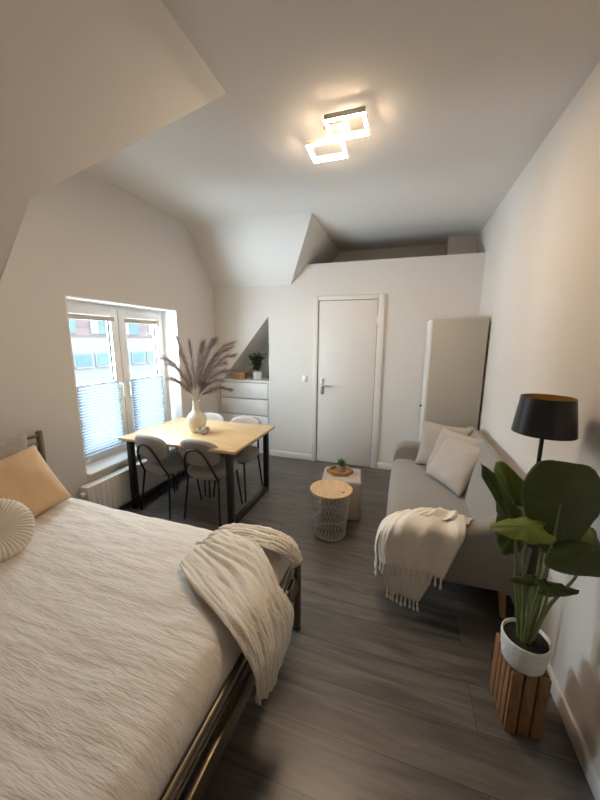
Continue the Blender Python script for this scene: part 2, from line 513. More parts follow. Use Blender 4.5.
NX0, NX1 = -2.505, -1.72
b = MB(); y0, y1 = D, D + 0.12
b.prism([(XW, 0), (NX0, 0), (NX0, roofz(NX0)), (NX1, roofz(NX1)), (NX1, 2.4), (XW, 2.4)], 'y', y0, y1)
b.prism([(NX1, 0), (-1.06, 0), (-1.06, 2.535), (-1.214, 2.535), (-1.326, 2.4), (NX1, 2.4)], 'y', y0, y1)
b.prism([(-1.06, 2.11), (-0.29, 2.11), (-0.29, 2.535), (-1.06, 2.535)], 'y', y0, y1)
b.prism([(-0.29, 0), (W, 0), (W, 2.535), (-0.29, 2.535)], 'y', y0, y1)
struct(b.build('wall_back', M['wall'], smooth=0))
n_ = MB()
n_.box((NX1, D + 0.119, 0), (NX1 + 0.1, 4.7, roofz(NX1) + 0.1))
n_.box((-2.6, 4.62, 0), (NX1, 4.72, 2.2))
struct(n_.build('wall_niche', M['wall'], smooth=0))
l_ = MB()
l_.box((-1.35, D + 0.12, 2.44), (W, 4.9, 2.534))
struct(l_.build('floor_loft', wood('dark_low_bounce_boards', (0.10, 0.07, 0.045), (0.16, 0.115, 0.075)), smooth=0))  # unseen loft floor, made dark brown so less light bounces into the recess
struct(MB().box((-2.0, 4.80, 2.3), (W, 4.92, 3.0)).build('wall_loft', M['wall'], smooth=0))
struct(MB().box((0.44, 4.52, 2.534), (W, 4.80, CZ)).build('wall_shaft', M['wall'], smooth=0))
struct(MB().box((-1.1, D + 0.12, 0), (-0.25, D + 0.2, 2.2)).build('wall_hall', M['wall'], smooth=0))

# baseboards
def board(name, lo, hi): struct(MB().box(lo, hi, 0.004).build(name, M['trim']))
board('baseboard_right', (W - 0.014, YN, 0), (W, D, 0.085))
board('baseboard_back', (NX1 + 0.0, D - 0.014, 0), (-1.102, D, 0.08))
board('baseboard_back', (-0.23, D - 0.014, 0), (W - 0.014, D, 0.08))
board('baseboard_left', (XW, YN, 0), (XW + 0.014, D, 0.08))

# door
dr = MB().box((-1.036, D - 0.006, 0.006), (-0.318, D + 0.036, 2.092), 0.002).build('door_1', M['door']); struct(dr)
f = MB()
f.box((-1.10, D - 0.022, 0), (-1.042, D + 0.06, 2.15), 0.004)
f.box((-0.312, D - 0.022, 0), (-0.236, D + 0.06, 2.15), 0.004)
f.box((-1.042, D - 0.0219, 2.098), (-0.312, D + 0.06, 2.15), 0.004)
f.build('door_frame', M['trim'], dr)
fg = MB()
fg.box((-1.042, D + 0.012, 0.0), (-1.036, D + 0.05, 2.098)); fg.box((-0.318, D + 0.012, 0), (-0.312, D + 0.05, 2.098)); fg.box((-1.042, D + 0.012, 2.092), (-0.312, D + 0.05, 2.098))
fg.build('door_seal', M['gasket'], dr, smooth=0)
hp = MB().box((-0.994, D - 0.016, 0.925), (-0.952, D - 0.006, 1.125), 0.006, 3).build('handle_plate', M['steel'], dr)
h = MB().tube([(-0.973, D - 0.014, 1.045), (-0.973, D - 0.06, 1.045), (-0.958, D - 0.066, 1.045), (-0.845, D - 0.062, 1.045)], 0.0095, 12)
h.tube([(-0.973, D - 0.014, 0.965), (-0.973, D - 0.026, 0.965)], 0.011, 14)
h.build('door_handle', M['steel'], dr)
for z in (0.24, 1.86):
    MB().tube([(-0.316, D - 0.014, z - 0.05), (-0.316, D - 0.014, z + 0.05)], 0.009, 10).build('hinge', M['steel'], dr)

# window
wx = -2.74
wn = MB()
fr = 0.055
wn.box((wx - 0.06, WY0, WZ0), (wx, WY0 + fr, WZ1), 0.004); wn.box((wx - 0.06, WY1 - fr, WZ0), (wx, WY1, WZ1), 0.004)
wn.box((wx - 0.06, WY0 + fr, WZ1 - fr), (wx, WY1 - fr, WZ1), 0.004); wn.box((wx - 0.06, WY0 + fr, WZ0), (wx, WY1 - fr, WZ0 + fr), 0.004)
win = struct(wn.build('window_1', M['pvc']))
ym = (WY0 + WY1) / 2
for k, (a, bb) in enumerate(((WY0 + 0.04, ym - 0.003), (ym + 0.003, WY1 - 0.04))):
    z0, z1 = WZ0 + 0.035, WZ1 - 0.035; st = 0.085
    sm = MB(); xa, xb = wx - 0.05, wx + 0.018
    sm.box((xa, a, z0), (xb, a + st, z1), 0.006); sm.box((xa, bb - st, z0), (xb, bb, z1), 0.006)
    sm.box((xa, a + st, z1 - st), (xb - 0.0005, bb - st, z1), 0.006); sm.box((xa, a + st, z0), (xb - 0.0005, bb - st, z0 + st), 0.006)
    sash = sm.build('window_sash', M['pvc'], win)
    MB().box((wx - 0.03, a + st, z0 + st), (wx - 0.024, bb - st, z1 - st)).build('glass_pane', M['glass'], sash, smooth=0)
    gk = MB(); g0, g1, gz0, gz1 = a + st, bb - st, z0 + st, z1 - st
    gk.box((wx - 0.024, g0, gz0), (wx - 0.012, g0 + 0.012, gz1)); gk.box((wx - 0.024, g1 - 0.012, gz0), (wx - 0.012, g1, gz1)); gk.box((wx - 0.024, g0, gz1 - 0.012), (wx - 0.012, g1, gz1)); gk.box((wx - 0.024, g0, gz0), (wx - 0.012, g1, gz0 + 0.012))
    gk.build('glazing_seal', M['gasket'], sash, smooth=0)
    yh = bb - st / 2 if k == 0 else a + st / 2
    MB().box((wx + 0.018, yh - 0.014, 1.12), (wx + 0.028, yh + 0.014, 1.19), 0.004).tube([(wx + 0.028, yh, 1.165), (wx + 0.055, yh, 1.165), (wx + 0.06, yh, 1.15), (wx + 0.06, yh, 1.03)], 0.009, 10).build('sash_handle', M['plastic'] if k == 0 else M['steel'], sash)
MB().box((wx - 0.012, ym - 0.004, WZ0 + 0.05), (wx + 0.012, ym + 0.004, WZ1 - 0.05)).build('sash_gap_seal', M['gasket'], win, smooth=0)
struct(MB().box((wx, WY0 + 0.002, WZ0 - 0.0), (XW + 0.035, WY1 - 0.002, WZ0 + 0.022), 0.006).build('window_sill', mat('white_sill_board', (0.86, 0.85, 0.83), rough=0.35, vary=0.01)))

lining = mat('daylit_reveal_white', (0.86, 0.85, 0.83), rough=0.6, vary=0.01)  # lining added whiter than the wall, daylight brightness put into its colour
rv = MB()
rv.box((wx, WY1 - 0.006, WZ0 + 0.02), (XW + 0.001, WY1 + 0.004, WZ1 + 0.003)); rv.box((wx, WY0 - 0.004, WZ0 + 0.02), (XW + 0.001, WY0 + 0.006, WZ1 + 0.003)); rv.box((wx, WY0 + 0.006, WZ1 - 0.006), (XW + 0.001, WY1 - 0.006, WZ1 + 0.003))
struct(rv.build('trim_1', lining, smooth=0))
# pleated blinds
for k, (a, bb) in enumerate(((WY0 + 0.04 + 0.072, ym - 0.075), (ym + 0.075, WY1 - 0.04 - 0.072))):
    xb = wx + 0.034
    bl = empty('pleated_blind', (xb, (a + bb) / 2, 1.20), ['white pleated blind half raised on the window pane nearer the bed', 'white pleated blind half raised on the window pane nearer the dried grass vase'][k], 'blind', group='pleated blinds on the window')
    hw = (bb - a) / 2
    rows = []; np_ = 24; zt, zb = -0.012, -0.655
    for i in range(np_ * 2 + 1):
        z = zt + (zb - zt) * i / (np_ * 2)
        dx = 0.007 if i % 2 else -0.007
        rows.append([(dx, -hw, z), (dx, 0, z), (dx, hw, z)])
    fb = MB().grid(rows).build('pleated_fabric', M['blind'], bl, smooth=0)
    MB().box((-0.011, -hw - 0.004, -0.012), (0.011, hw + 0.004, 0.004), 0.003).build('top_bar', M['steel'], bl)
    MB().box((-0.011, -hw - 0.004, -0.672), (0.011, hw + 0.004, -0.655), 0.003).build('bottom_bar', M['steel'], bl)
    MB().box((-0.012, -hw - 0.004, 0.575), (0.011, hw + 0.004, 0.618), 0.003).build('head_rail', M['pouf'], bl)

# ------------------------------------------------------------------ outside: the building across the street
bx = -13.0
bd = empty('building', (bx, 12, -6), 'pale apartment block across the street with brick upper storey', 'building')
bo = Vector((bx, 12, -6))
def bbox(mb, lo, hi): return mb.box(Vector(lo) - bo, Vector(hi) - bo)
q = MB(); bbox(q, (bx - 4, 3, -6), (bx, 24, 1.70)); q.build('rendered_wall', M['render'], bd, smooth=0)
q = MB(); bbox(q, (bx - 4, 3, 1.70), (bx + 0.02, 24, 2.75)); q.build('brick_wall', M['brick'], bd, smooth=0)
q = MB(); bbox(q, (bx - 4.2, 2.9, 2.75), (bx + 0.2, 24.1, 2.9)); q.build('roof_slab', M['render'], bd, smooth=0)
yy = 5.85
while yy < 22:
    q = MB(); bbox(q, (bx - 0.02, yy, 0.45), (bx + 0.05, yy + 0.86, 1.02)); wf = q.build('window_frame', M['render'], bd, smooth=0)
    q = MB(); bbox(q, (bx + 0.02, yy + 0.06, 0.50), (bx + 0.062, yy + 0.80, 0.98)); q.build('pane', M['dimglass'], wf, smooth=0)
    q = MB(); bbox(q, (bx + 0.05, yy + 0.02, 0.40), (bx + 0.12, yy + 0.84, 0.45)); q.build('ledge', M['render'], wf, smooth=0)
    yy += 1.0
yy = 5.7
while yy < 22:
    q = MB(); bbox(q, (bx, yy, 1.86), (bx + 0.07, yy + 0.42, 2.6)); wf = q.build('window_frame', M['render'], bd, smooth=0)
    q = MB(); bbox(q, (bx + 0.05, yy + 0.42, 1.86), (bx + 0.09, yy + 1.0, 2.6)); q.build('pane', M['dimglass'], wf, smooth=0)
    yy += 1.68
st_ = MB().box((-13.0, 0, -6.2), (-3.2, 26, -6.0)).build('street', M['street'], smooth=0); struct(st_)

# ------------------------------------------------------------------ radiator
ra = empty('radiator', (XW, 2.55, 0.06), 'cream panel radiator under the window sill behind the table', 'radiator')
q = MB()
q.box((0.035, -0.72, 0.02), (0.055, 0.66, 0.325), 0.004); q.box((0.10, -0.72, 0.02), (0.12, 0.66, 0.325), 0.004)
for i in range(27):
    yy = -0.695 + i * 0.05
    q.box((0.116, yy - 0.014, 0.035), (0.127, yy + 0.014, 0.31), 0.006)
q.build('radiator_panel', M['rad'], ra)
q = MB()
q.box((0.033, -0.725, 0.32), (0.122, 0.665, 0.33), 0.003)
q.box((0.033, -0.728, 0.02), (0.122, -0.72, 0.33), 0.003); q.box((0.033, 0.66, 0.02), (0.122, 0.668, 0.33), 0.003)
q.build('top_grille', M['rad'], ra)
q = MB().tube([(0.078, -0.728, 0.27), (0.078, -0.75, 0.27)], 0.018, 14)
q.tube([(0.078, -0.75, 0.27), (0.078, -0.765, 0.27)], 0.024, 14); q.tube([(0.078, -0.745, 0.27), (0.05, -0.745, 0.26), (0.045, -0.745, -0.06)], 0.008, 8)
q.build('valve', M['plastic'], ra)
for yy in (-0.5, 0.45): MB().box((0.001, yy - 0.02, 0.05), (0.035, yy + 0.02, 0.28)).build('wall_bracket', M['rad'], ra, smooth=0)

# ------------------------------------------------------------------ light switch
sw = empty('light_switch', (-1.215, D, 1.115), 'small white light switch on the wall beside the closed door', 'switch')
MB().box((-0.033, -0.010, -0.042), (0.033, 0, 0.042), 0.004).build('switch_plate', M['plastic'], sw)
MB().box((-0.022, -0.018, -0.028), (0.022, -0.008, 0.028), 0.004).build('rocker', M['plastic'], sw)

# ------------------------------------------------------------------ chest of drawers in the niche
ds = empty('chest_of_drawers', (-2.112, D + 0.005, 0), 'white chest of drawers built into the sloping niche', 'chest of drawers')
q = MB()
q.box((-0.384, 0.02, 0.0), (-0.364, 0.50, 1.03), 0.002); q.box((0.364, 0.02, 0), (0.384, 0.50, 1.03), 0.002)
q.box((-0.364, 0.03, 0.0), (0.364, 0.045, 0.09)); q.box((-0.364, 0.47, 0.09), (0.364, 0.5, 1.03)); q.box((-0.364, 0.03, 0.09), (0.364, 0.48, 0.11))
q.build('cabinet_body', M['drawer'], ds)
MB().box((-0.39, 0.0, 1.03), (0.39, 0.52, 1.055), 0.003).build('top_panel', M['drawer'], ds)
for i in range(4):
    z0 = 0.10 + i * 0.2325
    MB().box((-0.362, 0.004, z0 + 0.004), (0.362, 0.30, z0 + 0.222), 0.003).build('drawer', M['drawer'], ds)

bxs = empty('wooden_box', (-2.235, D + 0.14, 1.061), 'little brown wooden box on the niche chest of drawers', 'box', rz=0.15)
q = MB()
q.box((-0.085, -0.05, 0), (0.085, 0.05, 0.012)); q.box((-0.085, -0.05, 0.012), (-0.073, 0.05, 0.085)); q.box((0.073, -0.05, 0.012), (0.085, 0.05, 0.085))
q.box((-0.073, -0.05, 0.012), (0.073, -0.04, 0.085)); q.box((-0.073, 0.04, 0.012), (0.073, 0.05, 0.085)); q.build('box_body', M['tray'], bxs, smooth=0)
q = MB(); q.box((0.030, -0.054, 0.0), (0.045, -0.0505, 0.088)); q.box((-0.088, -0.054, 0.072), (0.088, -0.0505, 0.09)); q.build('band', M['leg'], bxs, smooth=0)

npt = empty('potted_plant', (-1.97, D + 0.16, 1.061), 'bushy dark green plant in a white pot on the niche chest', 'plant')
MB().lathe([(0, 0), (0.058, 0), (0.064, 0.02), (0.064, 0.11), (0.058, 0.11), (0.056, 0.09), (0, 0.09)], 32).build('pot', M['whitepot'], npt)
MB().lathe([(0, 0.095), (0.056, 0.094)], 24).build('soil', M['soil'], npt)
q = MB(); lv = MB(); rnd = random.Random(3)
for i in range(15):
    a = rnd.uniform(0, 2 * PI); L_ = rnd.uniform(0.14, 0.27); lean = rnd.uniform(0.05, 0.55)
    ps = [Vector((math.cos(a) * lean * L_ * t ** 1.5, math.sin(a) * lean * L_ * t ** 1.5, 0.09 + L_ * t)) for t in (0, .25, .5, .75, 1)]
    q.tube(ps, 0.0025, 5)
    for t in (1, 2, 3, 4, 4, 3):
        for s_ in range(2):
            bq = ps[t]; aa = rnd.uniform(0, 2 * PI); ln = rnd.uniform(0.06, 0.11); w_ = ln * 0.28
            d = Vector((math.cos(aa), math.sin(aa), rnd.uniform(-0.2, 0.7))).normalized(); sd = d.cross(Vector((0, 0, 1))).normalized() * w_
            up = sd.cross(d).normalized() * 0.006
            lv.grid([[bq, bq + up * 0.2, bq], [bq + d * ln * .45 - sd, bq + d * ln * .5 + up, bq + d * ln * .45 + sd], [bq + d * ln, bq + d * ln - up * .3, bq + d * ln * 1.001]])
q.build('stems', M['petiole'], npt)
lv.build('foliage', M['smallleaf'], npt)

# ------------------------------------------------------------------ wardrobe
wd = empty('wardrobe', (0.49, 3.72, 0), 'tall greige wardrobe standing behind the sofa in the corner', 'wardrobe')
q = MB()
q.box((-0.23, -0.295, 0.0), (0.25, -0.275, 1.825), 0.002)
q.build('side_panel', M['wardrobe'], wd)
q = MB(); q.box((-0.23, -0.275, 0.0), (0.25, 0.27, 1.815)); q.build('cabinet_body', M['wardrobe_front'], wd, smooth=0)
q = MB(); q.box((-0.25, -0.293, 0.05), (-0.231, 0.27, 1.82), 0.002)
wdo = q.build('wardrobe_door', M['wardrobe_front'], wd)
MB().lathe([(0, 0), (0.006, 0), (0.006, 0.012), (0.013, 0.018), (0.013, 0.026), (0, 0.028)], 16).build('knob', M['black'], wdo)
wdo.children[0].rotation_euler = (0, -PI / 2, 0); wdo.children[0].location = (-0.25, 0.05, 0.90)

# ------------------------------------------------------------------ ceiling lamp
cl = empty('ceiling_lamp', (-0.46, 2.14, CZ), 'lit ceiling lamp of two overlapping glowing square frames', 'lamp')
q = MB()
q.box((-0.07, -0.055, -0.028), (0.08, 0.055, 0), 0.004)
q.build('ceiling_mount', M['lampbody'], cl)
for i, (cx, cy, z) in enumerate(((-0.075, 0.085, -0.072), (0.077, -0.087, -0.060))):
    h2, hy, t = 0.112, 0.098, 0.0125
    def square(z0, z1, e):
        q = MB(); A, B = h2 + e, hy + e; T = t + 2 * e
        for lo, hi in (((-A, -B), (A, -B + T)), ((-A, B - T), (A, B)), ((-A, -B + T), (-A + T, B - T)), ((A - T, -B + T), (A, B - T))):
            q.box((lo[0] + cx, lo[1] + cy, z0), (hi[0] + cx, hi[1] + cy, z1))
        return q
    fo = square(z, z + 0.0025, 0).build('light_frame', M['lampglow'], cl, smooth=0)
    q = square(z + 0.0027, z + 0.030, 0.002)
    px_, py_ = cx + (h2 - 0.010) * (1 if cx < 0 else -1), cy + (hy - 0.010) * (1 if cy < 0 else -1)
    q.tube([(px_, py_, z + 0.024), (px_, py_, -0.027)], 0.007, 8)
    q.build('frame_back', M['lampbody'], fo, smooth=0)

# ------------------------------------------------------------------ bed
BR = math.radians(-1.6)
BO = Vector((-0.48, 1.485, 0))
bedL, bedW = 1.97, 1.60
bed = empty('bed_frame', BO, 'bronze metal double bed frame with round posts and tube rails', 'bed', rz=BR)
for (x, y, zt, nm) in ((0, 0, 0.478, 'foot_post'), (0, -bedW, 0.478, 'foot_post'), (-bedL, 0, 0.956, 'head_post'), (-bedL, -bedW, 0.956, 'head_post')):
    q = MB().tube([(x, y, 0), (x, y, zt - 0.006), (x, y, zt)], [0.021, 0.021, 0.017], 18)
    q.tube([(x, y, 0), (x, y, 0.02)], 0.026, 18)
    q.build(nm, M['bronze'], bed)
q = MB().tube([(-0.012, 0, 0.425), (-0.012, -bedW, 0.425)], 0.011, 14); q.build('foot_rail', M['bronze'], bed)
q = MB().tube([(-0.01, 0, 0.365), (-0.01, -bedW, 0.365)], 0.006, 12); q.build('foot_rail', M['bronze'], bed)
q = MB(); q.box((-0.008, -bedW, 0.245), (0.012, 0, 0.325), 0.004); q.build('foot_panel', M['bronze'], bed)
for z, r in ((0.925, 0.013), (0.865, 0.010), (0.60, 0.010)):
    q = MB().tube([(-bedL, 0, z), (-bedL, -bedW, z)], r, 12); q.build('head_rail', M['bronze'], bed)
for i in range(1, 8):
    yv = -bedW * i / 8
    MB().tube([(-bedL, yv, 0.865), (-bedL, yv, 0.60)], 0.006, 8).build('spindle', M['bronze'], bed)
for y in (-0.012, -bedW + 0.012):
    q = MB(); q.box((-bedL, y - 0.012, 0.24), (0, y + 0.012, 0.32), 0.004); q.build('side_rail', M['bronze'], bed)
q = MB()
for i in range(14): q.box((-bedL + 0.1 + i * 0.135, -bedW + 0.03, 0.285), (-bedL + 0.17 + i * 0.135, -0.03, 0.30))
q.build('slats', M['leg'], bed, smooth=0)

mt = MB().box((-bedL + 0.03, -bedW + 0.04, 0.302), (-0.055, -0.04, 0.495), 0.05, 4).build('mattress', M['mattress'], loc=BO)
mt.rotation_euler = (0, 0, BR)
tag(mt, 'thick cream mattress under the crinkled bedspread on the bed', 'mattress')

# bedspread: top sheet with rounded edges falling inside the rails
def prof(L0, L1, rad, drop, n_top, n_r=5, n_d=4):
    """1D list of (coord, z offset below the top) across a draped sheet"""
    out = []
    for i in range(n_d): out.append((L0, -drop + (drop - rad) * i / n_d))
    for i in range(n_r): a = PI / 2 * i / n_r; out.append((L0 + rad * (1 - math.cos(a)), -rad + rad * math.sin(a)))
    for i in range(n_top + 1): out.append((L0 + rad + (L1 - L0 - 2 * rad) * i / n_top, 0.0))
    for i in range(1, n_r + 1): a = PI / 2 * i / n_r; out.append((L1 - rad + rad * math.sin(a), -rad + rad * math.cos(a)))
    for i in range(1, n_d + 1): out.append((L1, -rad - (drop - rad) * i / n_d))
    return out
SPZ = 0.525
PX = prof(-bedL + 0.035, -0.032, 0.075, 0.185, 110)
PY = prof(-bedW + 0.022, -0.022, 0.075, 0.185, 90)
rows = []
for (x, zx) in PX:
    row = []
    for (y, zy) in PY:
        z = SPZ + min(zx, 0) + min(zy, 0)
        z = max(z, SPZ - 0.185)
        edge = min(1.0, min(-0.032 - x, x + bedL, -y, y + bedW) / 0.25)
        wr = 0.0
        p = Vector((x, y, 0))
        if zx > -0.06 and zy > -0.06:
            wr = 0.010 * noise.noise(p * 2.3) + 0.006 * noise.noise(Vector((x * 4 + y * 3, y * 9 - x * 3, 3))) + 0.003 * noise.noise(p * 17)
            # long soft creases running from the headboard corner
            cr = math.exp(-((y + 0.28 + 0.10 * x + 0.03 * math.sin(x * 6)) / 0.025) ** 2) + 0.7 * math.exp(-((y + 0.55 + 0.16 * x) / 0.03) ** 2)
            wr += 0.006 * cr * max(0, min(1, -(x + 0.35) * 2))
        dx = 0.007 * noise.noise(Vector((y * 9, z * 6, 1))) if zx < -0.06 else 0
        dy = 0.007 * noise.noise(Vector((x * 9, z * 6, 5))) if zy < -0.06 else 0
        crown = 0.012 * max(0, edge)
        row.append((x + dx, y + dy, z + wr + crown))
    rows.append(row)
bs = MB().grid(rows).build('bedspread', M['spread'], smooth=180, loc=BO)
bs.rotation_euler = (0, 0, BR); solid(bs, 0.008, 1)
tag(bs, 'cream crinkled bedspread covering the whole bed', 'bedspread')

# ------------------------------------------------------------------ pillows
def pillow_mesh(w, h, t, n=26, pinch=0.08, seed=1, fold=0.012):
    """soft pillow, width along x, height along z (0..h), thickness along y"""
    q = MB()
    for side in (1, -1):
        rows = []
        for i in range(n + 1):
            u = -1 + 2 * i / n; row = []
            for j in range(n + 1):
                v = -1 + 2 * j / n
                e = max(0.0, (1 - u ** 4) * (1 - v ** 4))
                th = t / 2 * (e ** 0.55) * (0.75 + 0.25 * math.cos(u * 1.3) * math.cos(v * 1.3))
                px = u * w / 2 * (1 - pinch * (1 - v * v) * abs(u) ** 3)
                pz = v * h / 2 * (1 - pinch * (1 - u * u) * abs(v) ** 3)
                wr = fold * noise.noise(Vector((u * 2.2, v * 2.2, seed * 3.7 + side))) * e
                row.append((px, side * th + wr, pz + h / 2))
            rows.append(row)
        q.grid(rows)
    bmesh.ops.remove_doubles(q.bm, verts=q.bm.verts, dist=1e-4)
    return q
def place(o, loc, rz, lean, roll_=0.0):
    """rz turns about z, lean tips the top towards local +y"""
    o.matrix_world = Matrix.Translation(loc) @ Matrix.Rotation(rz, 4, 'Z') @ Matrix.Rotation(-lean, 4, 'X') @ Matrix.Rotation(roll_, 4, 'Y')
    return o
gp = pillow_mesh(0.62, 0.44, 0.14, seed=4).build('pillow', M['greylinen'], smooth=180)
place(gp, (-2.30, 1.10, 0.545), PI / 2 + BR, 0.16)
tag(gp, 'grey linen pillow propped against the headboard behind the peach one', 'pillow')
pp = pillow_mesh(0.50, 0.425, 0.17, seed=2).build('pillow', M['peach'], smooth=180)
place(pp, (-2.02, 1.185, 0.545), PI / 2 + 0.03, 0.55, -0.10)
tag(pp, 'peach linen pillow leaning on the headboard pillow', 'pillow')

# round pleated cushion
rc = empty('round_cushion', (-1.93, 0.94, 0.55), 'round cream velvet cushion with radial pleats', 'cushion')
q = MB(); R_, T_ = 0.165, 0.055
npl = 48
rows = []
for i in range(npl * 4):
    a = 2 * PI * i / (npl * 4)
    pl_ = abs(math.sin(a * npl / 2)) ** 0.6
    row = []
    K = 22
    for j in range(K + 1):
        tt = PI * j / K                      # front centre to back centre
        rad = R_ * math.sin(tt) ** 0.55 if 0 < j < K else 0.004
        y = T_ * math.cos(tt) * (0.55 + 0.45 * math.sin(tt)) if True else 0
        wgt = math.sin(tt)
        rad2 = rad * (1 - 0.0 * pl_) + 0.004 * pl_ * wgt
        y2 = y + math.copysign(0.008 * pl_ * (0.3 + 0.7 * wgt), math.cos(tt)) * (1 - abs(wgt) ** 8)
        row.append((rad2 * math.cos(a), y2, rad2 * math.sin(a)))
    rows.append(row)
q.grid(rows, closed_u=True)
q.build('pleated_cover', M['creamvelvet'], rc, smooth=60)
q = MB().lathe([(0, 0.014), (0.012, 0.012), (0.018, 0.006), (0.018, 0.0), (0, -0.004)], 20); bt = q.build('button', M['creamvelvet'], rc)
bt.rotation_euler = (PI / 2, 0, 0); bt.location = (0, -T_ * 0.55 - 0.004, 0)
rc.matrix_world = Matrix.Translation((-1.88, 0.91, 0.668)) @ Matrix.Rotation(PI / 2 - 0.15, 4, 'Z') @ Matrix.Rotation(-0.75, 4, 'X')

# ------------------------------------------------------------------ throw on the bed
def cloth(G, amp, seed, ridge, fine=0.003):
    """lay soft uneven folds, running along u, over a smooth sheet"""
    NN = grid_normals(G); n, m = len(G), len(G[0]); out = []
    for i in range(n):
        row = []
        for j in range(m):
            u, v = i / (n - 1), j / (m - 1)
            w1 = 0.16 * noise.noise(Vector((u * 2.2, v * 2.5, seed))) + 0.05 * math.sin(u * 6 + seed)
            k = 0.0
            for q_, (fr_, am_) in enumerate(((ridge * 0.5, 0.6), (ridge, 0.5), (ridge * 2.1, 0.22))):
                nz = noise.noise(Vector((u * 1.3 + q_ * 7, (v + w1) * fr_ * 2.2, seed * 2 + q_)))
                k += amp * am_ * (1 - 2.2 * abs(nz))
            k += fine * noise.noise(Vector((u * 7, v * 30, seed))) + fine * 0.5 * noise.noise(Vector((u * 30, v * 30, seed)))
            row.append(G[i][j] + NN[i][j] * k)
        out.append(row)
    return out
bt_ = MB()
zt = 0.565
main = [
    [(-0.93, 1.10, zt), (-0.91, 1.18, zt + .012), (-0.87, 1.27, zt + .02), (-0.82, 1.37, zt + .03), (-0.78, 1.43, zt + .01)],
    [(-0.79, 1.00, zt), (-0.76, 1.09, zt + .022), (-0.71, 1.19, zt + .03), (-0.66, 1.28, zt + .035), (-0.64, 1.33, zt + .02)],
    [(-0.64, 0.925, zt), (-0.61, 1.01, zt + .025), (-0.57, 1.10, zt + .03), (-0.54, 1.17, zt + .03), (-0.53, 1.225, zt + .012)],
    [(-0.515, 0.855, zt - .01), (-0.485, 0.93, zt + .01), (-0.465, 1.00, zt + .008), (-0.455, 1.07, zt - .004), (-0.452, 1.14, zt - .012)],
    [(-0.448, 0.84, 0.47), (-0.424, 0.90, 0.48), (-0.414, 0.97, 0.48), (-0.408, 1.06, 0.47), (-0.410, 1.14, 0.455)],
    [(-0.442, 0.845, 0.39), (-0.426, 0.885, 0.39), (-0.416, 0.94, 0.39), (-0.408, 1.015, 0.39), (-0.408, 1.105, 0.385)],
    [(-0.440, 0.86, 0.312), (-0.428, 0.885, 0.305), (-0.42, 0.92, 0.302), (-0.415, 0.96, 0.315), (-0.41, 1.03, 0.335)],
]
G = cloth(patch(main, 14, 26), 0.024, 2.0, 3.6, 0.006)
bt_.grid(G)
lobe = [
    [(-0.93, 1.22, zt + .012), (-0.90, 1.31, zt + .018), (-0.86, 1.39, zt + .02), (-0.83, 1.455, zt)],
    [(-0.76, 1.30, zt + .02), (-0.75, 1.36, zt + .04), (-0.74, 1.42, zt + .03), (-0.73, 1.465, zt)],
    [(-0.63, 1.30, zt + .02), (-0.63, 1.36, zt + .04), (-0.625, 1.42, zt + .03), (-0.62, 1.460, zt)],
    [(-0.53, 1.31, zt + .008), (-0.525, 1.36, zt + .025), (-0.52, 1.41, zt + .015), (-0.52, 1.445, zt - .012)],
    [(-0.485, 1.33, zt - .03), (-0.478, 1.365, zt - .02), (-0.472, 1.39, zt - .028), (-0.47, 1.415, zt - .04)],
    [(-0.458, 1.34, 0.49), (-0.450, 1.365, 0.49), (-0.447, 1.385, 0.49), (-0.450, 1.405, 0.49)],
]
G = cloth(patch(lobe, 14, 26), 0.022, 5.0, 3.4, 0.006)
bt_.grid(G)
th = bt_.build('throw_blanket', M['bedthrow'], smooth=180, fix=False); solid(th, 0.007, 0)
tag(th, 'cream gauze throw bunched over the foot end of the bed', 'throw')

# ------------------------------------------------------------------ dining table
TX0, TX1, TY0, TY1, TZ = -2.455, -1.25, 2.195, 3.06, 0.715
dt = empty('dining_table', ((TX0 + TX1) / 2, (TY0 + TY1) / 2, 0), 'rectangular pale wood dining table on black metal legs', 'table')
hx, hy = (TX1 - TX0) / 2, (TY1 - TY0) / 2
tt_ = MB().box((-hx, -hy, TZ - 0.026), (hx, hy, TZ), 0.003).build('tabletop', M['bamboo'], dt)
for sx in (-1, 1):
    q = MB(); x = sx * (hx - 0.082); y = hy - 0.055; e = 0.024
    q.box((x - e, -y - e, 0), (x + e, -y + e, TZ - 0.027), 0.003); q.box((x - e, y - e, 0), (x + e, y + e, TZ - 0.027), 0.003)
    q.box((x - e, -y + e, 0), (x + e, y - e, 2 * e), 0.003); q.box((x - e, -y + e, TZ - 0.027 - 2 * e), (x + e, y - e, TZ - 0.027), 0.003)
    q.build('leg_frame', M['black'], dt)
q = MB().box((-hx + 0.106, -0.02, TZ - 0.06), (hx - 0.106, 0.02, TZ - 0.03)); q.build('cross_beam', M['black'], dt, smooth=0)

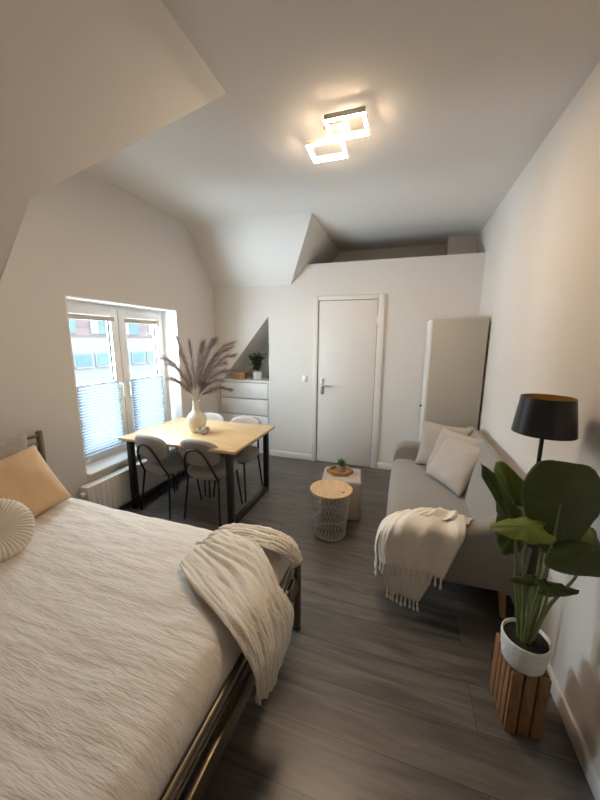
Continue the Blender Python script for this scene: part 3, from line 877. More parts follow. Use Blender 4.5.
# ------------------------------------------------------------------ dining chairs
def sup_ellipse_pad(w, d, t, e=2.6, n=40, rings=8):
    """cushion lying in xy, thickness along z centred on 0"""
    rows = []
    prof_ = [(0.0, 0.5)] + [(math.sin(a) * 0.06 + 0.94 if False else 1 - 0.5 * (1 - math.sin(a)) * (t / min(w, d)) * 2, 0.5 * math.cos(a)) for a in [PI * k / rings for k in range(rings + 1)]] + [(0.0, -0.5)]
    prof_[0:1] = [(0.0, 0.56), (0.35, 0.555), (0.65, 0.53)]
    prof_[-1:] = [(0.5, -0.5), (0.0, -0.5)]
    q = MB()
    rows = []
    for (s_, z) in prof_:
        r_ = []
        for k in range(n):
            a = 2 * PI * k / n
            ca, sa = math.cos(a), math.sin(a)
            x = math.copysign(abs(ca) ** (2 / e), ca) * w / 2 * s_; y = math.copysign(abs(sa) ** (2 / e), sa) * d / 2 * s_
            r_.append(Vector((x, y, z * t)))
        rows.append(r_)
    V = [[q.bm.verts.new(p) for p in r_] for r_ in rows[1:-1]]
    for a_, b_ in zip(V[:-1], V[1:]):
        for k in range(n): q.bm.faces.new((a_[k], a_[(k + 1) % n], b_[(k + 1) % n], b_[k]))
    top = q.bm.verts.new(rows[0][0]); bot = q.bm.verts.new(rows[-1][0])
    for k in range(n):
        q.bm.faces.new((top, V[0][(k + 1) % n], V[0][k])); q.bm.faces.new((bot, V[-1][k], V[-1][(k + 1) % n]))
    return q

def make_chair(label):
    t = empty('dining_chair', (0, 0, 0), label, 'chair', group='padded chairs around the dining table')
    q = sup_ellipse_pad(0.43, 0.42, 0.082, 2.7)
    for v in q.bm.verts: v.co.z += 0.435
    q.build('seat', M['chair'], t, smooth=60)
    q = sup_ellipse_pad(0.40, 0.255, 0.060, 2.6)
    for v in q.bm.verts:
        x, y, z = v.co
        v.co = Vector((x, -0.225 + z + 0.9 * x * x - 0.18 * y, 0.655 + y))
    q.build('backrest', M['chair'], t, smooth=60)
    # the tube that arches up behind the backrest
    pts = [(-0.155, -0.170, 0.40), (-0.146, -0.200, 0.46), (-0.127, -0.238, 0.55), (-0.104, -0.262, 0.62), (-0.060, -0.273, 0.677), (0, -0.276, 0.697)]
    pts = pts + [(-x, y, z) for x, y, z in pts[-2::-1]]
    q = MB().tube(catmull(pts, 6), 0.010, 10); q.build('back_frame', M['black'], t)
    q = MB().tube([(-0.155, -0.165, 0.398), (0.155, -0.165, 0.398)], 0.008, 8)
    q.tube([(-0.155, -0.165, 0.398), (-0.155, 0.15, 0.395)], 0.008, 8); q.tube([(0.155, -0.165, 0.398), (0.155, 0.15, 0.395)], 0.008, 8)
    q.tube([(-0.155, 0.15, 0.395), (0.155, 0.15, 0.395)], 0.008, 8)
    q.build('seat_frame', M['black'], t)
    for sx in (-1, 1):
        MB().tube([(sx * 0.155, -0.165, 0.405), (sx * 0.185, -0.215, 0.0)], [0.010, 0.009], 10).build('leg', M['black'], t)
        MB().tube([(sx * 0.155, 0.15, 0.40), (sx * 0.185, 0.195, 0.0)], [0.010, 0.009], 10).build('leg', M['black'], t)
    return t
c0 = make_chair('greige padded chair at the near side of the table, closest to the window')
chairs = [((-2.08, 2.42), -0.13, None),
          ((-1.62, 2.445), 0.0, 'greige padded chair at the near side of the table, by its outer front leg'),
          ((-1.60, 2.87), PI, 'padded chair across the table by its far outer leg, facing the bed'),
          ((-2.06, 2.88), PI - 0.05, 'padded chair across the table mostly hidden behind the vase')]
for i, ((x, y), rz, lb) in enumerate(chairs):
    o = c0 if i == 0 else copy_tree(c0)
    o.location = (x, y, 0); o.rotation_euler = (0, 0, rz)
    if lb: o['label'] = lb

# ------------------------------------------------------------------ vase, pampas, stone
VP = Vector((-1.895, 2.61, TZ))
va = empty('vase', VP, 'round bodied cream ceramic vase with narrow neck on the dining table', 'vase')
prof_ = [(0, 0), (0.055, 0), (0.062, 0.006), (0.078, 0.04), (0.092, 0.085), (0.095, 0.12), (0.088, 0.155), (0.067, 0.185), (0.045, 0.203), (0.034, 0.222), (0.031, 0.26), (0.032, 0.295), (0.038, 0.312),
         (0.034, 0.312), (0.027, 0.295), (0.026, 0.25), (0.028, 0.22), (0, 0.20)]
MB().lathe(prof_, 48).build('vase_body', M['vase'], va, smooth=60)
kn = empty('stone_ornament', (-1.80, 2.565, TZ), 'small grey and white stone ornament beside the vase foot', 'ornament')
rows = []
q = MB()
for i in range(48):
    a = 2 * PI * i / 48
    cc = Vector((0.045 * math.cos(a), 0.032 * math.sin(a) , 0.030 + 0.016 * math.sin(2 * a)))
    rad = Vector((math.cos(a), math.sin(a), 0))
    rows.append([cc + (rad * math.cos(2 * PI * k / 12) + Vector((0, 0, 1)) * math.sin(2 * PI * k / 12)) * (0.019 + 0.004 * math.sin(3 * a)) for k in range(13)])
q.grid(rows, closed_u=True); q.build('ring', M['knot'], kn, smooth=60)
q = MB(); bmesh.ops.create_uvsphere(q.bm, u_segments=20, v_segments=12, radius=0.028)
for v in q.bm.verts: v.co = Vector((v.co.x + 0.005, v.co.y, v.co.z + 0.04 + 0.3 * v.co.x))
q.build('bead', M['whitepot'], kn, smooth=60)

tips = [(-2.071, 1.635, 2.60), (-2.20, 1.43, 2.58), (-2.17, 1.37, 2.62), (-2.105, 1.235, 2.55), (-1.965, 1.585, 2.66), (-1.85, 1.57, 2.72), (-1.775, 1.565, 2.58), (-1.70, 1.60, 2.64), (-1.62, 1.60, 2.56),
        (-1.47, 1.585, 2.62), (-1.50, 1.47, 2.68), (-1.53, 1.40, 2.55), (-1.52, 1.325, 2.62), (-1.575, 1.245, 2.57), (-1.545, 1.145, 2.66), (-2.10, 1.49, 2.68), (-1.60, 1.50, 2.60), (-1.56, 1.54, 2.74)]
neck = VP + Vector((0, 0, 0.27))
for i, (tx, tz, ty) in enumerate(tips):
    rnd = random.Random(100 + i)
    tip = Vector((tx, ty, tz)); n0 = neck + Vector((rnd.uniform(-.012, .012), rnd.uniform(-.012, .012), -0.1))
    n1 = neck + Vector((0.022 * (1 if tx > VP.x else -1) * min(1, abs(tx - VP.x) * 3), rnd.uniform(-.015, .015), 0.05))
    d = tip - n1
    droop = 0.16 * min(1.0, abs(d.x) / 0.35)
    mid1 = n1 + d * 0.35 + Vector((-d.x * 0.12, 0, d.length * droop * .55)); mid2 = n1 + d * 0.72 + Vector((-d.x * 0.06, 0, d.length * droop * .8))
    path = catmull([n0, n1, mid1, mid2, tip], 8)
    root = empty('pampas_stem', n1, 'dried mauve pampas grass plume standing in the cream vase', 'dried grass', group='pampas plumes in the vase')
    loc = [p - n1 for p in path]
    MB().tube(loc, [0.0022 - 0.0012 * k / len(loc) for k in range(len(loc))], 6).build('stalk', M['straw'], root)
    q = MB(); full = rnd.uniform(0.75, 1.2)
    nst = 330
    for k in range(nst):
        t = 0.36 + 0.64 * rnd.random() ** 0.85
        f_ = t * (len(loc) - 1); i0 = min(int(f_), len(loc) - 2); p = loc[i0].lerp(loc[i0 + 1], f_ - i0)
        tg = (loc[i0 + 1] - loc[i0]).normalized()
        ang = rnd.uniform(0, 2 * PI); a_ = tg.orthogonal().normalized(); b_ = tg.cross(a_)
        sd = a_ * math.cos(ang) + b_ * math.sin(ang)
        ln = rnd.uniform(0.05, 0.125) * full * (1.1 - 0.45 * max(0, (t - 0.55) / 0.45))
        dirn = (tg * 0.92 + sd * 0.46).normalized()
        p1 = p + dirn * ln * 0.55; p2 = p1 + (dirn * 0.8 + Vector((0.1 if tx > VP.x else -0.1, 0, -0.25))) * ln * 0.55
        wv = sd.cross(tg).normalized() * 0.0008
        q.grid([[p - wv, p + wv], [p1 - wv * 1.3, p1 + wv * 1.3], [p2 - wv * .3, p2 + wv * .3]])
    q.build('plume', M['pampas'], root, smooth=0, fix=False)

# ------------------------------------------------------------------ basket table and pouf
bk = empty('basket_table', (-0.50, 2.45, 0), 'round side table, grey wire basket with a wooden lid', 'side table')
q = MB()
R0, R1, HB = 0.128, 0.160, 0.378
def bkR(z): return R0 + (R1 - R0) * z / HB
for z, r in ((0.004, 0.0035), (0.16, 0.0022), (HB, 0.0035)): q.ring((0, 0, z), bkR(z), r, 48, 8)
nw = 30
for s_ in (1, -1):
    for k in range(nw):
        a0 = 2 * PI * k / nw
        q.tube([(bkR(z) * math.cos(a0 + s_ * z * 2.4), bkR(z) * math.sin(a0 + s_ * z * 2.4), z) for z in (0.004, 0.10, 0.19, 0.28, HB)], 0.0018, 5, False)
for k in range(nw):
    a0 = 2 * PI * k / nw
    q.tube([(bkR(z) * math.cos(a0), bkR(z) * math.sin(a0), z) for z in (0.004, 0.08, 0.16)], 0.0018, 5, False)
for k in range(9):
    x = -0.12 + 0.03 * k; yy = math.sqrt(max(0, R0 ** 2 - x * x))
    q.tube([(x, -yy, 0.004), (x, yy, 0.004)], 0.0018, 5, False)
q.build('wire_basket', M['wire'], bk)
lid_m = MB().lathe([(0, 0.380), (0.172, 0.380), (0.176, 0.383), (0.176, 0.398), (0.172, 0.401), (0, 0.401)], 64)
lid = lid_m.build('lid', M['lid'], bk)
cut = MB().lathe([(0, 0.36), (0.0115, 0.36), (0.0115, 0.42), (0, 0.42)], 24, c=(0.112, -0.045, 0)).build('cutter', M['lid'], bk)
bo_ = lid.modifiers.new('finger_hole', 'BOOLEAN'); bo_.operation = 'DIFFERENCE'; bo_.object = cut; bo_.solver = 'EXACT'
dg = bpy.context.evaluated_depsgraph_get(); bpy.context.view_layer.update(); dg.update()
newme = bpy.data.meshes.new_from_object(lid.evaluated_get(dg))
lid.modifiers.clear(); lid.data = newme
for p_ in newme.polygons: p_.use_smooth = abs(p_.normal.z) < 0.9
bpy.data.objects.remove(cut, do_unlink=True)
MB().lathe([(0, 0.3792), (0.02, 0.3792)], 20, c=(0.112, -0.045, 0)).build('hole_shade_disc', M['gasket'], lid)  # black disc added under the lid, standing for the dark inside the hole

pf = MB().box((-0.178, -0.165, 0), (0.178, 0.165, 0.38), 0.022, 4)
pfo = pf.build('pouf', M['pouf'], smooth=60, loc=(-0.475, 2.82, 0)); pfo.rotation_euler = (0, 0, 0.13)
tag(pfo, 'square beige fabric pouf behind the basket table, carrying a tray', 'pouf')
tr = empty('wooden_tray', (-0.50, 2.835, 0.381), 'small brown hexagonal wooden tray on the square pouf', 'tray', rz=0.2)
hexo = [(0.125 * math.cos(PI / 3 * k), 0.105 * math.sin(PI / 3 * k)) for k in range(6)]
hexi = [(x * 0.86, y * 0.86) for x, y in hexo]
q = MB().prism(hexo, 'z', 0, 0.010); q.build('tray_base', M['tray'], tr, smooth=0)
q = MB()
for k in range(6):
    j = (k + 1) % 6
    q.prism([hexo[k], hexo[j], hexi[j], hexi[k]], 'z', 0.010, 0.034)
q.build('rim', M['tray'], tr, smooth=0)
su = empty('succulent', (-0.49, 2.845, 0.3915), 'tiny green succulent in a ribbed tan pot on the tray', 'plant')
q = MB(); nrib = 60; rows = []
for z, r in ((0, 0.032), (0.004, 0.036), (0.03, 0.040), (0.06, 0.038), (0.064, 0.035), (0.058, 0.032)):
    rows.append([((r + 0.0012 * (k % 2)) * math.cos(2 * PI * k / nrib), (r + 0.0012 * (k % 2)) * math.sin(2 * PI * k / nrib), z) for k in range(nrib + 1)])
q.grid(rows); q.build('pot', M['cork'], su)
MB().lathe([(0, 0.058), (0.033, 0.057)], 20).lathe([(0, 0.001), (0.033, 0.001)], 20).build('soil', M['soil'], su)
q = MB(); rnd = random.Random(5)
for ring_, (n, el, ln) in enumerate(((8, 0.15, 0.052), (7, 0.55, 0.056), (6, 0.95, 0.06), (4, 1.3, 0.062))):
    for k in range(n):
        a = 2 * PI * k / n + ring_ * 0.4 + rnd.uniform(-.15, .15)
        d = Vector((math.cos(a) * math.cos(el), math.sin(a) * math.cos(el), math.sin(el))); s_ = Vector((-math.sin(a), math.cos(a), 0)); nn = d.cross(s_)
        p = Vector((0, 0, 0.060)); l2 = ln * rnd.uniform(.85, 1.15)
        rows = []
        for t, w_ in ((0, .006), (.35, .012), (.65, .015), (.88, .010), (1, .002)):
            c_ = p + d * l2 * t + Vector((0, 0, 0.006 * t * t))
            rows.append([c_ + s_ * w_ * math.cos(2 * PI * m / 8) + nn * w_ * 0.35 * math.sin(2 * PI * m / 8) for m in range(9)])
        q.grid(rows)
q.build('foliage', M['succ'], su, smooth=60)

# ------------------------------------------------------------------ sofa
SX, SY = 0.36, 2.59
sf = empty('sofa', (SX, SY, 0), 'grey upholstered two seat sofa on tapered wooden legs', 'sofa')
LX = lambda x: x - SX
LY = lambda y: y - SY
q = MB().box((LX(0.0), LY(1.93), 0.215), (LX(0.60), LY(3.25), 0.30), 0.03, 3); q.build('base', M['sofa'], sf, smooth=60)
# seat with rolled front
n = 24; rows = []
pr_ = []
for (x, z) in [(0.56, 0.24), (0.06, 0.235), (0.01, 0.245), (-0.025, 0.275), (-0.036, 0.335), (-0.026, 0.395), (0.005, 0.428), (0.06, 0.440), (0.20, 0.440), (0.36, 0.432), (0.56, 0.422)]:
    pr_.append((x, 0, z))
pr_ = catmull(pr_, 5)
for k in range(n + 1):
    t = k / n; y = 1.925 + (3.255 - 1.925) * t; bul = 0.014 * (1 - (2 * t - 1) ** 4)
    rows.append([(LX(p.x - bul * 0.7 * (p.x < 0.1)), LY(y), p.z + bul * (p.z > 0.38)) for p in pr_])
q = MB().grid(rows); q.poly([v for v in rows[0]]); q.poly([v for v in rows[-1]])
bmesh.ops.remove_doubles(q.bm, verts=q.bm.verts, dist=1e-5)
q.build('seat', M['sofa'], sf, smooth=50)
# backrest: leaning rounded slab
rows = []; ys = [1.84 + (3.36 - 1.84) * k / 30 for k in range(31)]
for y in ys:
    t = (y - 1.84) / (3.36 - 1.84); e = abs(2 * t - 1)
    topz = 0.835 - 0.02 * e ** 4 - 0.05 * max(0, e - 0.93) / 0.07
    ring_ = []
    sect = [(0.50, 0.30), (0.505, 0.42), (0.535, 0.56), (0.572, 0.70), (0.598, topz - 0.045), (0.622, topz - 0.012), (0.655, topz), (0.690, topz - 0.012), (0.710, topz - 0.05), (0.722, 0.62), (0.715, 0.42), (0.69, 0.23), (0.60, 0.22)]
    pts = catmull([(x, 0, z) for x, z in sect], 4)
    rows.append([(LX(p.x), LY(y), p.z) for p in pts])
q = MB().grid(rows)
q.poly(rows[0]); q.poly(rows[-1]); q.poly([rows[0][0], rows[0][-1], rows[-1][-1], rows[-1][0]])
bmesh.ops.remove_doubles(q.bm, verts=q.bm.verts, dist=1e-5)
q.build('backrest', M['sofa'], sf, smooth=50)
# arms: padded side panels sweeping up into the back
def arm(y_out, y_in, dz=0.0):
    top = catmull([(-0.030, 0, 0.40), (-0.020, 0, 0.49), (0.012, 0, 0.555), (0.075, 0, 0.588), (0.20, 0, 0.595), (0.36, 0, 0.597), (0.50, 0, 0.625), (0.60, 0, 0.69), (0.68, 0, 0.765)], 6)
    bot = catmull([(-0.015, 0, 0.30), (-0.01, 0, 0.235), (0.0, 0, 0.218), (0.08, 0, 0.213), (0.20, 0, 0.21), (0.36, 0, 0.21), (0.50, 0, 0.212), (0.60, 0, 0.215), (0.69, 0, 0.22)], 6)
    rows = []; s_ = 1 if y_in > y_out else -1; T = abs(y_in - y_out)
    for a_, b_ in zip(top, bot):
        prof_ = []
        H = (a_ - b_)
        for (yy, hh) in ((0.30, 0.0), (0.12, 0.015), (0.03, 0.05), (0.0, 0.12), (0.0, 0.5), (0.0, 0.86), (0.05, 0.94), (0.2, 0.985), (0.5, 1.0), (0.8, 0.985), (0.95, 0.94), (1.0, 0.86), (1.0, 0.5), (1.0, 0.05), (0.9, 0.0)):
            p = b_ + H * hh
            p.z += dz * hh * max(0.0, 1 - max(0.0, p.x - 0.35) / 0.3)
            prof_.append((LX(p.x), LY(y_out + s_ * yy * T), p.z))
        rows.append(prof_ + [prof_[0]])
    q = MB().grid(rows); q.poly(rows[0][:-1]); q.poly(rows[-1][:-1])
    bmesh.ops.remove_doubles(q.bm, verts=q.bm.verts, dist=1e-5)
    return q
arm(1.835, 1.955, -0.035).build('armrest', M['sofa'], sf, smooth=60)
arm(3.385, 3.245, 0.015).build('armrest', M['sofa'], sf, smooth=60)
for x, y, sx, sy in ((0.06, 1.93, -1, -1), (0.635, 1.95, 1, -1), (0.06, 3.25, -1, 1), (0.635, 3.25, 1, 1)):
    MB().tube([(LX(x), LY(y), 0.225), (LX(x + sx * 0.025), LY(y + sy * 0.02), 0.0)], [0.026, 0.015], 16).build('leg', M['leg'], sf)

# sofa cushions
def frame_place(o, a, bb, lean, lift=0.0):
    """bottom edge from a to bb, leaning to the +x side"""
    a, bb = Vector(a), Vector(bb); e = (bb - a); mid = (a + bb) / 2; e.z = 0; e.normalize()
    nrm = Vector((-e.y, e.x, 0))
    if nrm.x < 0: nrm = -nrm
    up = (nrm * math.sin(lean) + Vector((0, 0, 1)) * math.cos(lean)); yv = up.cross(e)
    mm_ = Matrix((e, yv, up)).transposed().to_4x4()
    o.matrix_world = Matrix.Translation(mid + Vector((0, 0, lift))) @ mm_
    return o
cu = pillow_mesh(0.47, 0.43, 0.135, seed=11).build('cushion', M['cushion'], smooth=180)
frame_place(cu, (0.25, 2.90, 0.45), (0.47, 2.50, 0.45), 0.56)
tag(cu, 'blush beige square cushion on the sofa, frontmost of the three', 'cushion', 'square cushions on the sofa')
cu = pillow_mesh(0.46, 0.43, 0.125, seed=12).build('cushion', M['cushion'], smooth=180)
frame_place(cu, (0.26, 3.02, 0.45), (0.53, 2.66, 0.45), 0.40)
tag(cu, 'blush beige square cushion mostly hidden between the other two sofa cushions', 'cushion', 'square cushions on the sofa')
cu = pillow_mesh(0.45, 0.43, 0.13, seed=13).build('cushion', M['cushion'], smooth=180)
frame_place(cu, (0.21, 3.10, 0.45), (0.54, 2.95, 0.45), 0.30)
tag(cu, 'blush beige square cushion in the sofa corner against the far arm', 'cushion', 'square cushions on the sofa')

# throw with tassels over the near arm
tw = empty('tassel_throw', (0.15, 1.90, 0.58), 'cream tasselled throw hanging over the near sofa arm', 'throw')
O = Vector((0.15, 1.90, 0.58))
inner = [  # longer under layer
    [(0.03, 1.99, 0.585), (0.12, 1.99, 0.61), (0.22, 1.99, 0.61), (0.32, 1.99, 0.61)],
    [(0.00, 1.91, 0.575), (0.09, 1.90, 0.607), (0.20, 1.90, 0.608), (0.31, 1.90, 0.608)],
    [(-0.035, 1.84, 0.52), (0.05, 1.826, 0.575), (0.17, 1.826, 0.585), (0.30, 1.826, 0.585)],
    [(-0.05, 1.815, 0.40), (0.03, 1.805, 0.44), (0.15, 1.805, 0.45), (0.27, 1.812, 0.44)],
    [(-0.035, 1.81, 0.26), (0.03, 1.795, 0.26), (0.13, 1.795, 0.26), (0.24, 1.805, 0.26)],
    [(-0.01, 1.81, 0.125), (0.045, 1.80, 0.108), (0.115, 1.80, 0.092), (0.18, 1.81, 0.08)],
]
outer = [
    [(0.09, 2.05, 0.50), (0.18, 2.06, 0.53), (0.29, 2.05, 0.54), (0.41, 2.04, 0.54)],
    [(0.05, 2.01, 0.565), (0.15, 2.00, 0.615), (0.27, 1.99, 0.62), (0.41, 1.98, 0.62)],
    [(0.00, 1.91, 0.585), (0.10, 1.90, 0.622), (0.23, 1.90, 0.624), (0.40, 1.90, 0.624)],
    [(-0.045, 1.83, 0.53), (0.05, 1.81, 0.592), (0.20, 1.808, 0.60), (0.385, 1.81, 0.60)],
    [(-0.065, 1.805, 0.43), (0.03, 1.785, 0.47), (0.18, 1.785, 0.475), (0.34, 1.795, 0.46)],
    [(-0.06, 1.80, 0.32), (0.04, 1.78, 0.315), (0.17, 1.78, 0.31), (0.29, 1.795, 0.30)],
]
front = [  # part falling round the front of the arm
    [(0.07, 1.95, 0.612), (0.04, 1.92, 0.605), (0.01, 1.88, 0.585)],
    [(-0.025, 1.98, 0.53), (-0.035, 1.91, 0.53), (-0.045, 1.83, 0.52)],
    [(-0.06, 1.97, 0.43), (-0.07, 1.89, 0.43), (-0.07, 1.81, 0.42)],
    [(-0.07, 1.95, 0.34), (-0.08, 1.87, 0.33), (-0.07, 1.80, 0.32)],
    [(-0.07, 1.94, 0.27), (-0.075, 1.86, 0.25), (-0.06, 1.80, 0.24)],
]
bunch = [
    [(0.20, 2.10, 0.50), (0.28, 2.11, 0.505), (0.38, 2.10, 0.51), (0.46, 2.08, 0.515)],
    [(0.19, 2.055, 0.555), (0.28, 2.06, 0.575), (0.38, 2.05, 0.58), (0.46, 2.03, 0.57)],
    [(0.17, 2.00, 0.60), (0.27, 2.00, 0.625), (0.37, 1.99, 0.63), (0.45, 1.97, 0.605)],
    [(0.14, 1.94, 0.622), (0.24, 1.94, 0.637), (0.35, 1.93, 0.637), (0.43, 1.92, 0.62)],
    [(0.11, 1.87, 0.612), (0.22, 1.87, 0.628), (0.34, 1.87, 0.628), (0.41, 1.87, 0.612)],
]
q = MB(); edges_ = []
for G0 in (inner, outer, front, bunch):     # settle the cloth on the arm
    for r_ in G0:
        for k, (x, y, z) in enumerate(r_):
            t = max(0.0, min(1.0, (z - 0.42) / 0.14))
            r_[k] = (x, 1.9 + (y - 1.9) * 0.65 if y > 1.9 else y, z - 0.042 * t)
for r_ in outer[3:]:
    for k, (x, y, z) in enumerate(r_): r_[k] = (x, y - 0.014 - (0.016 if z < 0.4 else 0), z)
for G0, amp, sd, rg in ((inner, 0.012, 1.0, 3), (outer, 0.018, 3.3, 3), (front, 0.012, 6.1, 2.5), (bunch, 0.022, 8.2, 3)):
    P_ = patch([[Vector(p) - O for p in r_] for r_ in G0], 10, 14)
    G = cloth(P_, amp, sd, rg, 0.002); q.grid(G)
    edges_.append(G[-1])
to = q.build('cloth', M['throw'], tw, smooth=180, fix=False); solid(to, 0.005, 0)
def tassel(p, ln, rnd):
    q = MB(); d = Vector((rnd.uniform(-.1, .1), rnd.uniform(-.1, .05), -1)).normalized()
    p = p + Vector((0, -0.005, 0)); q.tube([p + Vector((0, 0, 0.004)), p + d * 0.010, p + d * 0.014, p + d * 0.020, p + d * ln * 0.7, p + d * ln], [0.0040, 0.0064, 0.0066, 0.0044, 0.0066, 0.0084], 8)
    for k in range(7):
        a = 2 * PI * k / 7; o_ = Vector((math.cos(a), math.sin(a), 0)) * 0.005
        q.tube([p + d * ln * 0.55 + o_ * 0.7, p + d * ln * 1.0 + o_, p + d * ln * rnd.uniform(1.05, 1.18) + o_ * 1.3], 0.0013, 4)
    return q
rnd = random.Random(12)
for E_, cnt in ((edges_[0], 9), (edges_[1], 13), (edges_[2], 6)):
    for k in range(cnt):
        f_ = (k + 0.5) / cnt * (len(E_) - 1); i0 = int(f_); p = E_[i0].lerp(E_[min(i0 + 1, len(E_) - 1)], f_ - i0)
        tassel(p, rnd.uniform(0.048, 0.058), rnd).build('tassel', M['throw'], tw, smooth=60)

# ------------------------------------------------------------------ floor lamp
fl = empty('floor_lamp', (0.600, 1.60, 0), 'black floor lamp with gold lined drum shade by the right wall', 'lamp')
MB().lathe([(0, 0), (0.07, 0), (0.074, 0.004), (0.074, 0.014), (0.070, 0.018), (0.02, 0.022), (0.016, 0.03), (0, 0.03)], 40).build('lamp_base', M['black'], fl)
MB().tube([(0, 0, 0.02), (0, 0, 1.25)], 0.0085, 12).build('pole', M['black'], fl)
zb_, zt_ = 1.216, 1.374; rb, rt = 0.117, 0.097
sh = MB().lathe([(rb, zb_), (rt, zt_), (rt - 0.003, zt_), (rb - 0.003, zb_)], 64, closed=True).build('lamp_shade', M['shade'], fl)
MB().lathe([(rb - 0.0036, zb_ + 0.001), (rt - 0.0036, zt_ - 0.001), (rt - 0.0050, zt_ - 0.001), (rb - 0.0050, zb_ + 0.001)], 64, closed=True).build('shade_lining', M['gold'], sh)
q = MB()
for k in range(3):
    a = 2 * PI * k / 3 + 0.4; q.tube([(0, 0, 1.245), (0.113 * math.cos(a), 0.113 * math.sin(a), 1.24)], 0.002, 6)
q.build('shade_spider', M['steel'], fl)
MB().lathe([(0, 1.25), (0.016, 1.25), (0.016, 1.275), (0.024, 1.295), (0.026, 1.31), (0.018, 1.328), (0, 1.335)], 20).build('bulb', M['plastic'], fl)

# ------------------------------------------------------------------ crate and big plant
cr_ = empty('wooden_crate', (0.562, 1.382, 0), 'small slatted brown wooden crate used as a plant stand', 'crate', rz=0.07)
cw, cdp, chh = 0.072, 0.088, 0.295
def slat_panel(n, half, thick, fixed, axis):
    q = MB(); wv = 2 * half / n
    for k in range(n):
        a = -half + k * wv + 0.0035; e = -half + (k + 1) * wv - 0.0035
        if axis == 'x': q.box((a, fixed - thick / 2, 0), (e, fixed + thick / 2, chh - (0.0 if k % 2 else 0.004)), 0.002)
        else: q.box((fixed - thick / 2, a, 0), (fixed + thick / 2, e, chh - (0.0 if k % 2 else 0.004)), 0.002)
    return q
slat_panel(3, cw, 0.016, -cdp, 'x').build('side_panel', M['crate'], cr_)
slat_panel(3, cw, 0.016, cdp, 'x').build('side_panel', M['crate'], cr_)
slat_panel(4, cdp - 0.009, 0.016, -cw + 0.008, 'y').build('side_panel', M['crate'], cr_)
slat_panel(4, cdp - 0.009, 0.016, cw - 0.008, 'y').build('side_panel', M['crate'], cr_)
q = MB()
for k in range(3): q.box((-cw + 0.017, -cdp + 0.012 + k * 0.053, chh - 0.024), (cw - 0.017, -cdp + 0.058 + k * 0.053, chh - 0.004), 0.002)
q.build('top_board', M['crate'], cr_)

PP = Vector((0.553, 1.352, chh))
pl_ = empty('potted_plant', PP, 'tall plant with huge round green leaves in a white pot', 'plant')
q = MB(); rows = []; nn = 96
for z, r in ((0, 0.0), (0.0, 0.062), (0.004, 0.070), (0.012, 0.076), (0.06, 0.083), (0.115, 0.087), (0.122, 0.086), (0.124, 0.083), (0.120, 0.079), (0.09, 0.077), (0.088, 0.0)):
    rows.append([(max(r, 1e-4) * math.cos(2 * PI * k / nn), max(r, 1e-4) * math.sin(2 * PI * k / nn), z) for k in range(nn + 1)])
q.grid(rows); bmesh.ops.remove_doubles(q.bm, verts=q.bm.verts, dist=2e-4)
q.build('pot', M['whitepot'], pl_, smooth=50)
MB().lathe([(0, 0.110), (0.04, 0.112), (0.079, 0.108)], 40).build('soil', M['soil'], pl_, smooth=60)

def leaf_mesh(length, width, notch=0.22, back=0.42, cup=0.06, ripple=0.006, seed=0, droop=0.0, nu=36, nv=14):
    """leaf in local frame: stalk joins at origin, blade runs along +x (tip) with lobes behind (-x), width along y, normal +z"""
    q = MB(); rows = []
    for i in range(nu + 1):
        a = 2 * PI * i / nu                        # around the blade; a=0 tip, a=PI notch
        c_ = math.cos(a)
        tipf = length * (0.5 + 0.5 * c_) ** 1.0
        # outline in polar form around the stalk point
        xo = length * (0.62 * c_ + 0.38 * abs(c_) ** 3 * (1 if c_ > 0 else 0)) if c_ > 0 else length * back * c_
        yo = width / 2 * math.sin(a) * (1.0 - 0.12 * c_)
        if c_ < -0.75:
            k_ = (-c_ - 0.75) / 0.25
            xo *= 1 - notch * 2.2 * k_ ** 2
        row = []
        for j in range(nv + 1):
            t = j / nv
            x, y = xo * t, yo * t
            rr_ = t
            vein = 0.5 + 0.5 * math.cos(a * 9)
            z = -cup * rr_ ** 2 * (abs(math.sin(a)) * 0.6 + 0.4) + ripple * rr_ ** 1.5 * math.sin(a * 9 + seed) + ripple * 1.2 * rr_ ** 2 * math.sin(a * 17 + seed * 2) * 0.5
            z -= droop * max(0, x / length) ** 2 * length
            z += 0.10 * abs(y) * (1 - rr_ * 0.5) * 0.6
            row.append((x, y, z))
        rows.append(row)
    q.grid(rows)
    bmesh.ops.remove_doubles(q.bm, verts=q.bm.verts, dist=1e-5)
    # raised veins
    return q
def vein_mesh(length, width, cup, droop, back=0.42):
    q = MB()
    for a in (0.0, 0.42, -0.42, 0.85, -0.85, 1.35, -1.35, 1.95, -1.95, 2.5, -2.5):
        c_ = math.cos(a)
        xo = length * (0.62 * c_ + 0.38 * abs(c_) ** 3) if c_ > 0 else length * back * c_
        yo = width / 2 * math.sin(a) * (1.0 - 0.12 * c_)
        pts = []
        for t in (0.0, 0.25, 0.5, 0.75, 0.95):
            x, y = xo * t, yo * t
            z = -cup * t ** 2 * (abs(math.sin(a)) * 0.6 + 0.4) - droop * max(0, x / length) ** 2 * length + 0.10 * abs(y) * (1 - t * 0.5) * 0.6
            pts.append((x, y, z))
        q.tube(pts, [0.0014, 0.0012, 0.0010, 0.0007, 0.0004] if a else [0.0022, 0.0019, 0.0015, 0.001, 0.0005], 6)
    return q
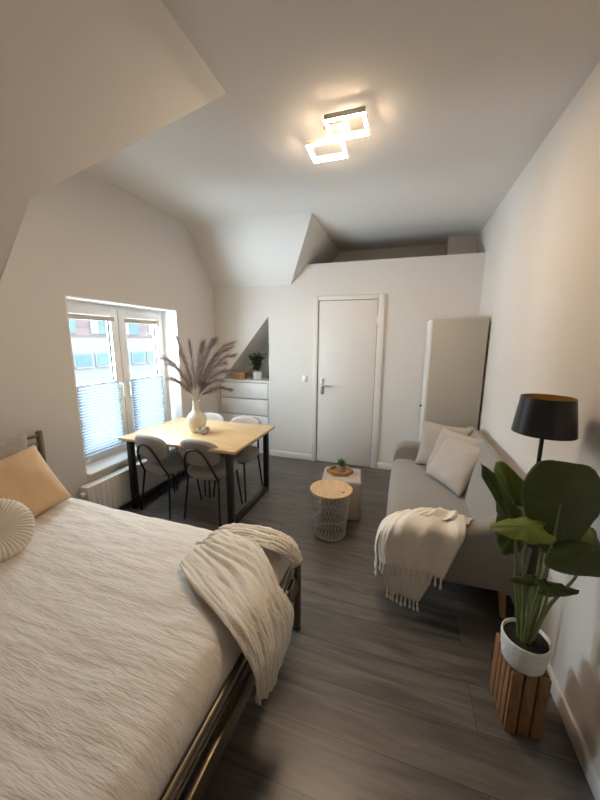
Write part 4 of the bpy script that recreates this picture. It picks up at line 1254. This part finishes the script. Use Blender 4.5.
def add_leaf(stalk, tip_dir, normal, length, width, m, seed, **kw):
    """stalk: list of world points, last one joins the blade"""
    stalk = [Vector(p) - PP for p in stalk]
    path = catmull(stalk, 8)
    rad = [0.0085 + (0.0032 - 0.0085) * k / (len(path) - 1) for k in range(len(path))]
    so = MB().tube(path, rad, 10).build('leaf_stalk', M['petiole'], pl_)
    x = Vector(tip_dir).normalized(); z = Vector(normal); z = (z - x * z.dot(x)).normalized(); y = z.cross(x)
    mm_ = Matrix((x, y, z)).transposed().to_4x4(); mm_.translation = stalk[-1]
    lf = leaf_mesh(length, width, seed=seed, **kw).build('leaf_blade', m, so, smooth=180)
    lf.matrix_local = mm_; solid(lf, 0.0012, 0)
    vn = vein_mesh(length, width, kw.get('cup', 0.06), kw.get('droop', 0.0), kw.get('back', 0.42))  .build('leaf_veins', M['leafvein'], so, smooth=60)
    vn.matrix_local = mm_
    return so
root_ = lambda dx, dy: (PP.x + dx, PP.y + dy, PP.z + 0.095)
# the huge shield leaf facing the camera
add_leaf([root_(0.004, 0.0), (0.552, 1.33, 0.55), (0.560, 1.29, 0.80), (0.566, 1.285, 1.035)], (0.02, 0.05, -1), (-0.2, -1, 0.05), 0.222, 0.228, M['leafbig'], 1.0, cup=0.025, ripple=0.003, notch=0.06, back=0.82)
# upright broad leaf behind, on the lamp side
add_leaf([root_(-0.012, 0.02), (0.535, 1.38, 0.60), (0.505, 1.44, 0.85), (0.478, 1.46, 0.955)], (-0.45, 0.2, 1), (-0.55, -0.85, 0.35), 0.165, 0.14, M['leaflight'], 2.0, cup=0.03, ripple=0.004)
# narrow leaf reaching over the sofa back
add_leaf([root_(-0.02, 0.0), (0.50, 1.36, 0.60), (0.475, 1.36, 0.80), (0.462, 1.36, 0.875)], (-0.58, 0.1, 1), (-0.75, -0.65, -0.2), 0.29, 0.105, M['leafbig'], 3.0, cup=0.02, ripple=0.009)
# bright leaf seen edge on, spreading towards the sofa
add_leaf([root_(-0.015, -0.015), (0.51, 1.30, 0.58), (0.475, 1.27, 0.80), (0.470, 1.26, 0.945)], (-1, -0.05, -0.12), (0.05, -0.27, 0.96), 0.125, 0.125, M['leaflight'], 4.0, cup=0.02, ripple=0.004, back=0.75)
# dark leaf to the right, drooping by the wall
add_leaf([root_(0.02, 0.0), (0.60, 1.33, 0.58), (0.645, 1.29, 0.75), (0.675, 1.27, 0.895)], (-0.9, -0.25, -0.4), (0.15, -0.6, 0.75), 0.165, 0.17, M['leafbig'], 5.0, cup=0.03, ripple=0.006)
# low ragged leaf across the stalks
add_leaf([root_(0.0, -0.02), (0.555, 1.285, 0.52), (0.555, 1.25, 0.66), (0.545, 1.235, 0.735)], (1, 0.05, 0.05), (-0.05, -0.62, 0.75), 0.10, 0.055, M['leafbig'], 6.0, cup=0.01, ripple=0.007)
add_leaf([root_(-0.01, -0.02), (0.525, 1.29, 0.52), (0.515, 1.27, 0.62), (0.505, 1.26, 0.735)], (-1, 0.0, -0.25), (0.1, -0.6, 0.7), 0.07, 0.04, M['leafbig'], 7.0, cup=0.01, ripple=0.006)
# dark leaf low behind the bright one
add_leaf([root_(-0.005, 0.015), (0.525, 1.40, 0.58), (0.50, 1.42, 0.76), (0.495, 1.42, 0.86)], (-0.25, 0.0, -1), (-0.3, -1, 0.1), 0.15, 0.16, M['leafbig'], 8.0, cup=0.02, ripple=0.006)
for k, (dx, dy, tx, ty, tz) in enumerate(((0.012, 0.012, 0.60, 1.36, 1.00), (-0.004, 0.006, 0.565, 1.35, 0.98))):
    MB().tube([Vector(p) - PP for p in catmull([root_(dx, dy), ((PP.x + dx + tx) / 2, (PP.y + ty) / 2, 0.58), (tx, ty, tz)], 8)], 0.007, 10).build('leaf_stalk', M['petiole'], pl_)
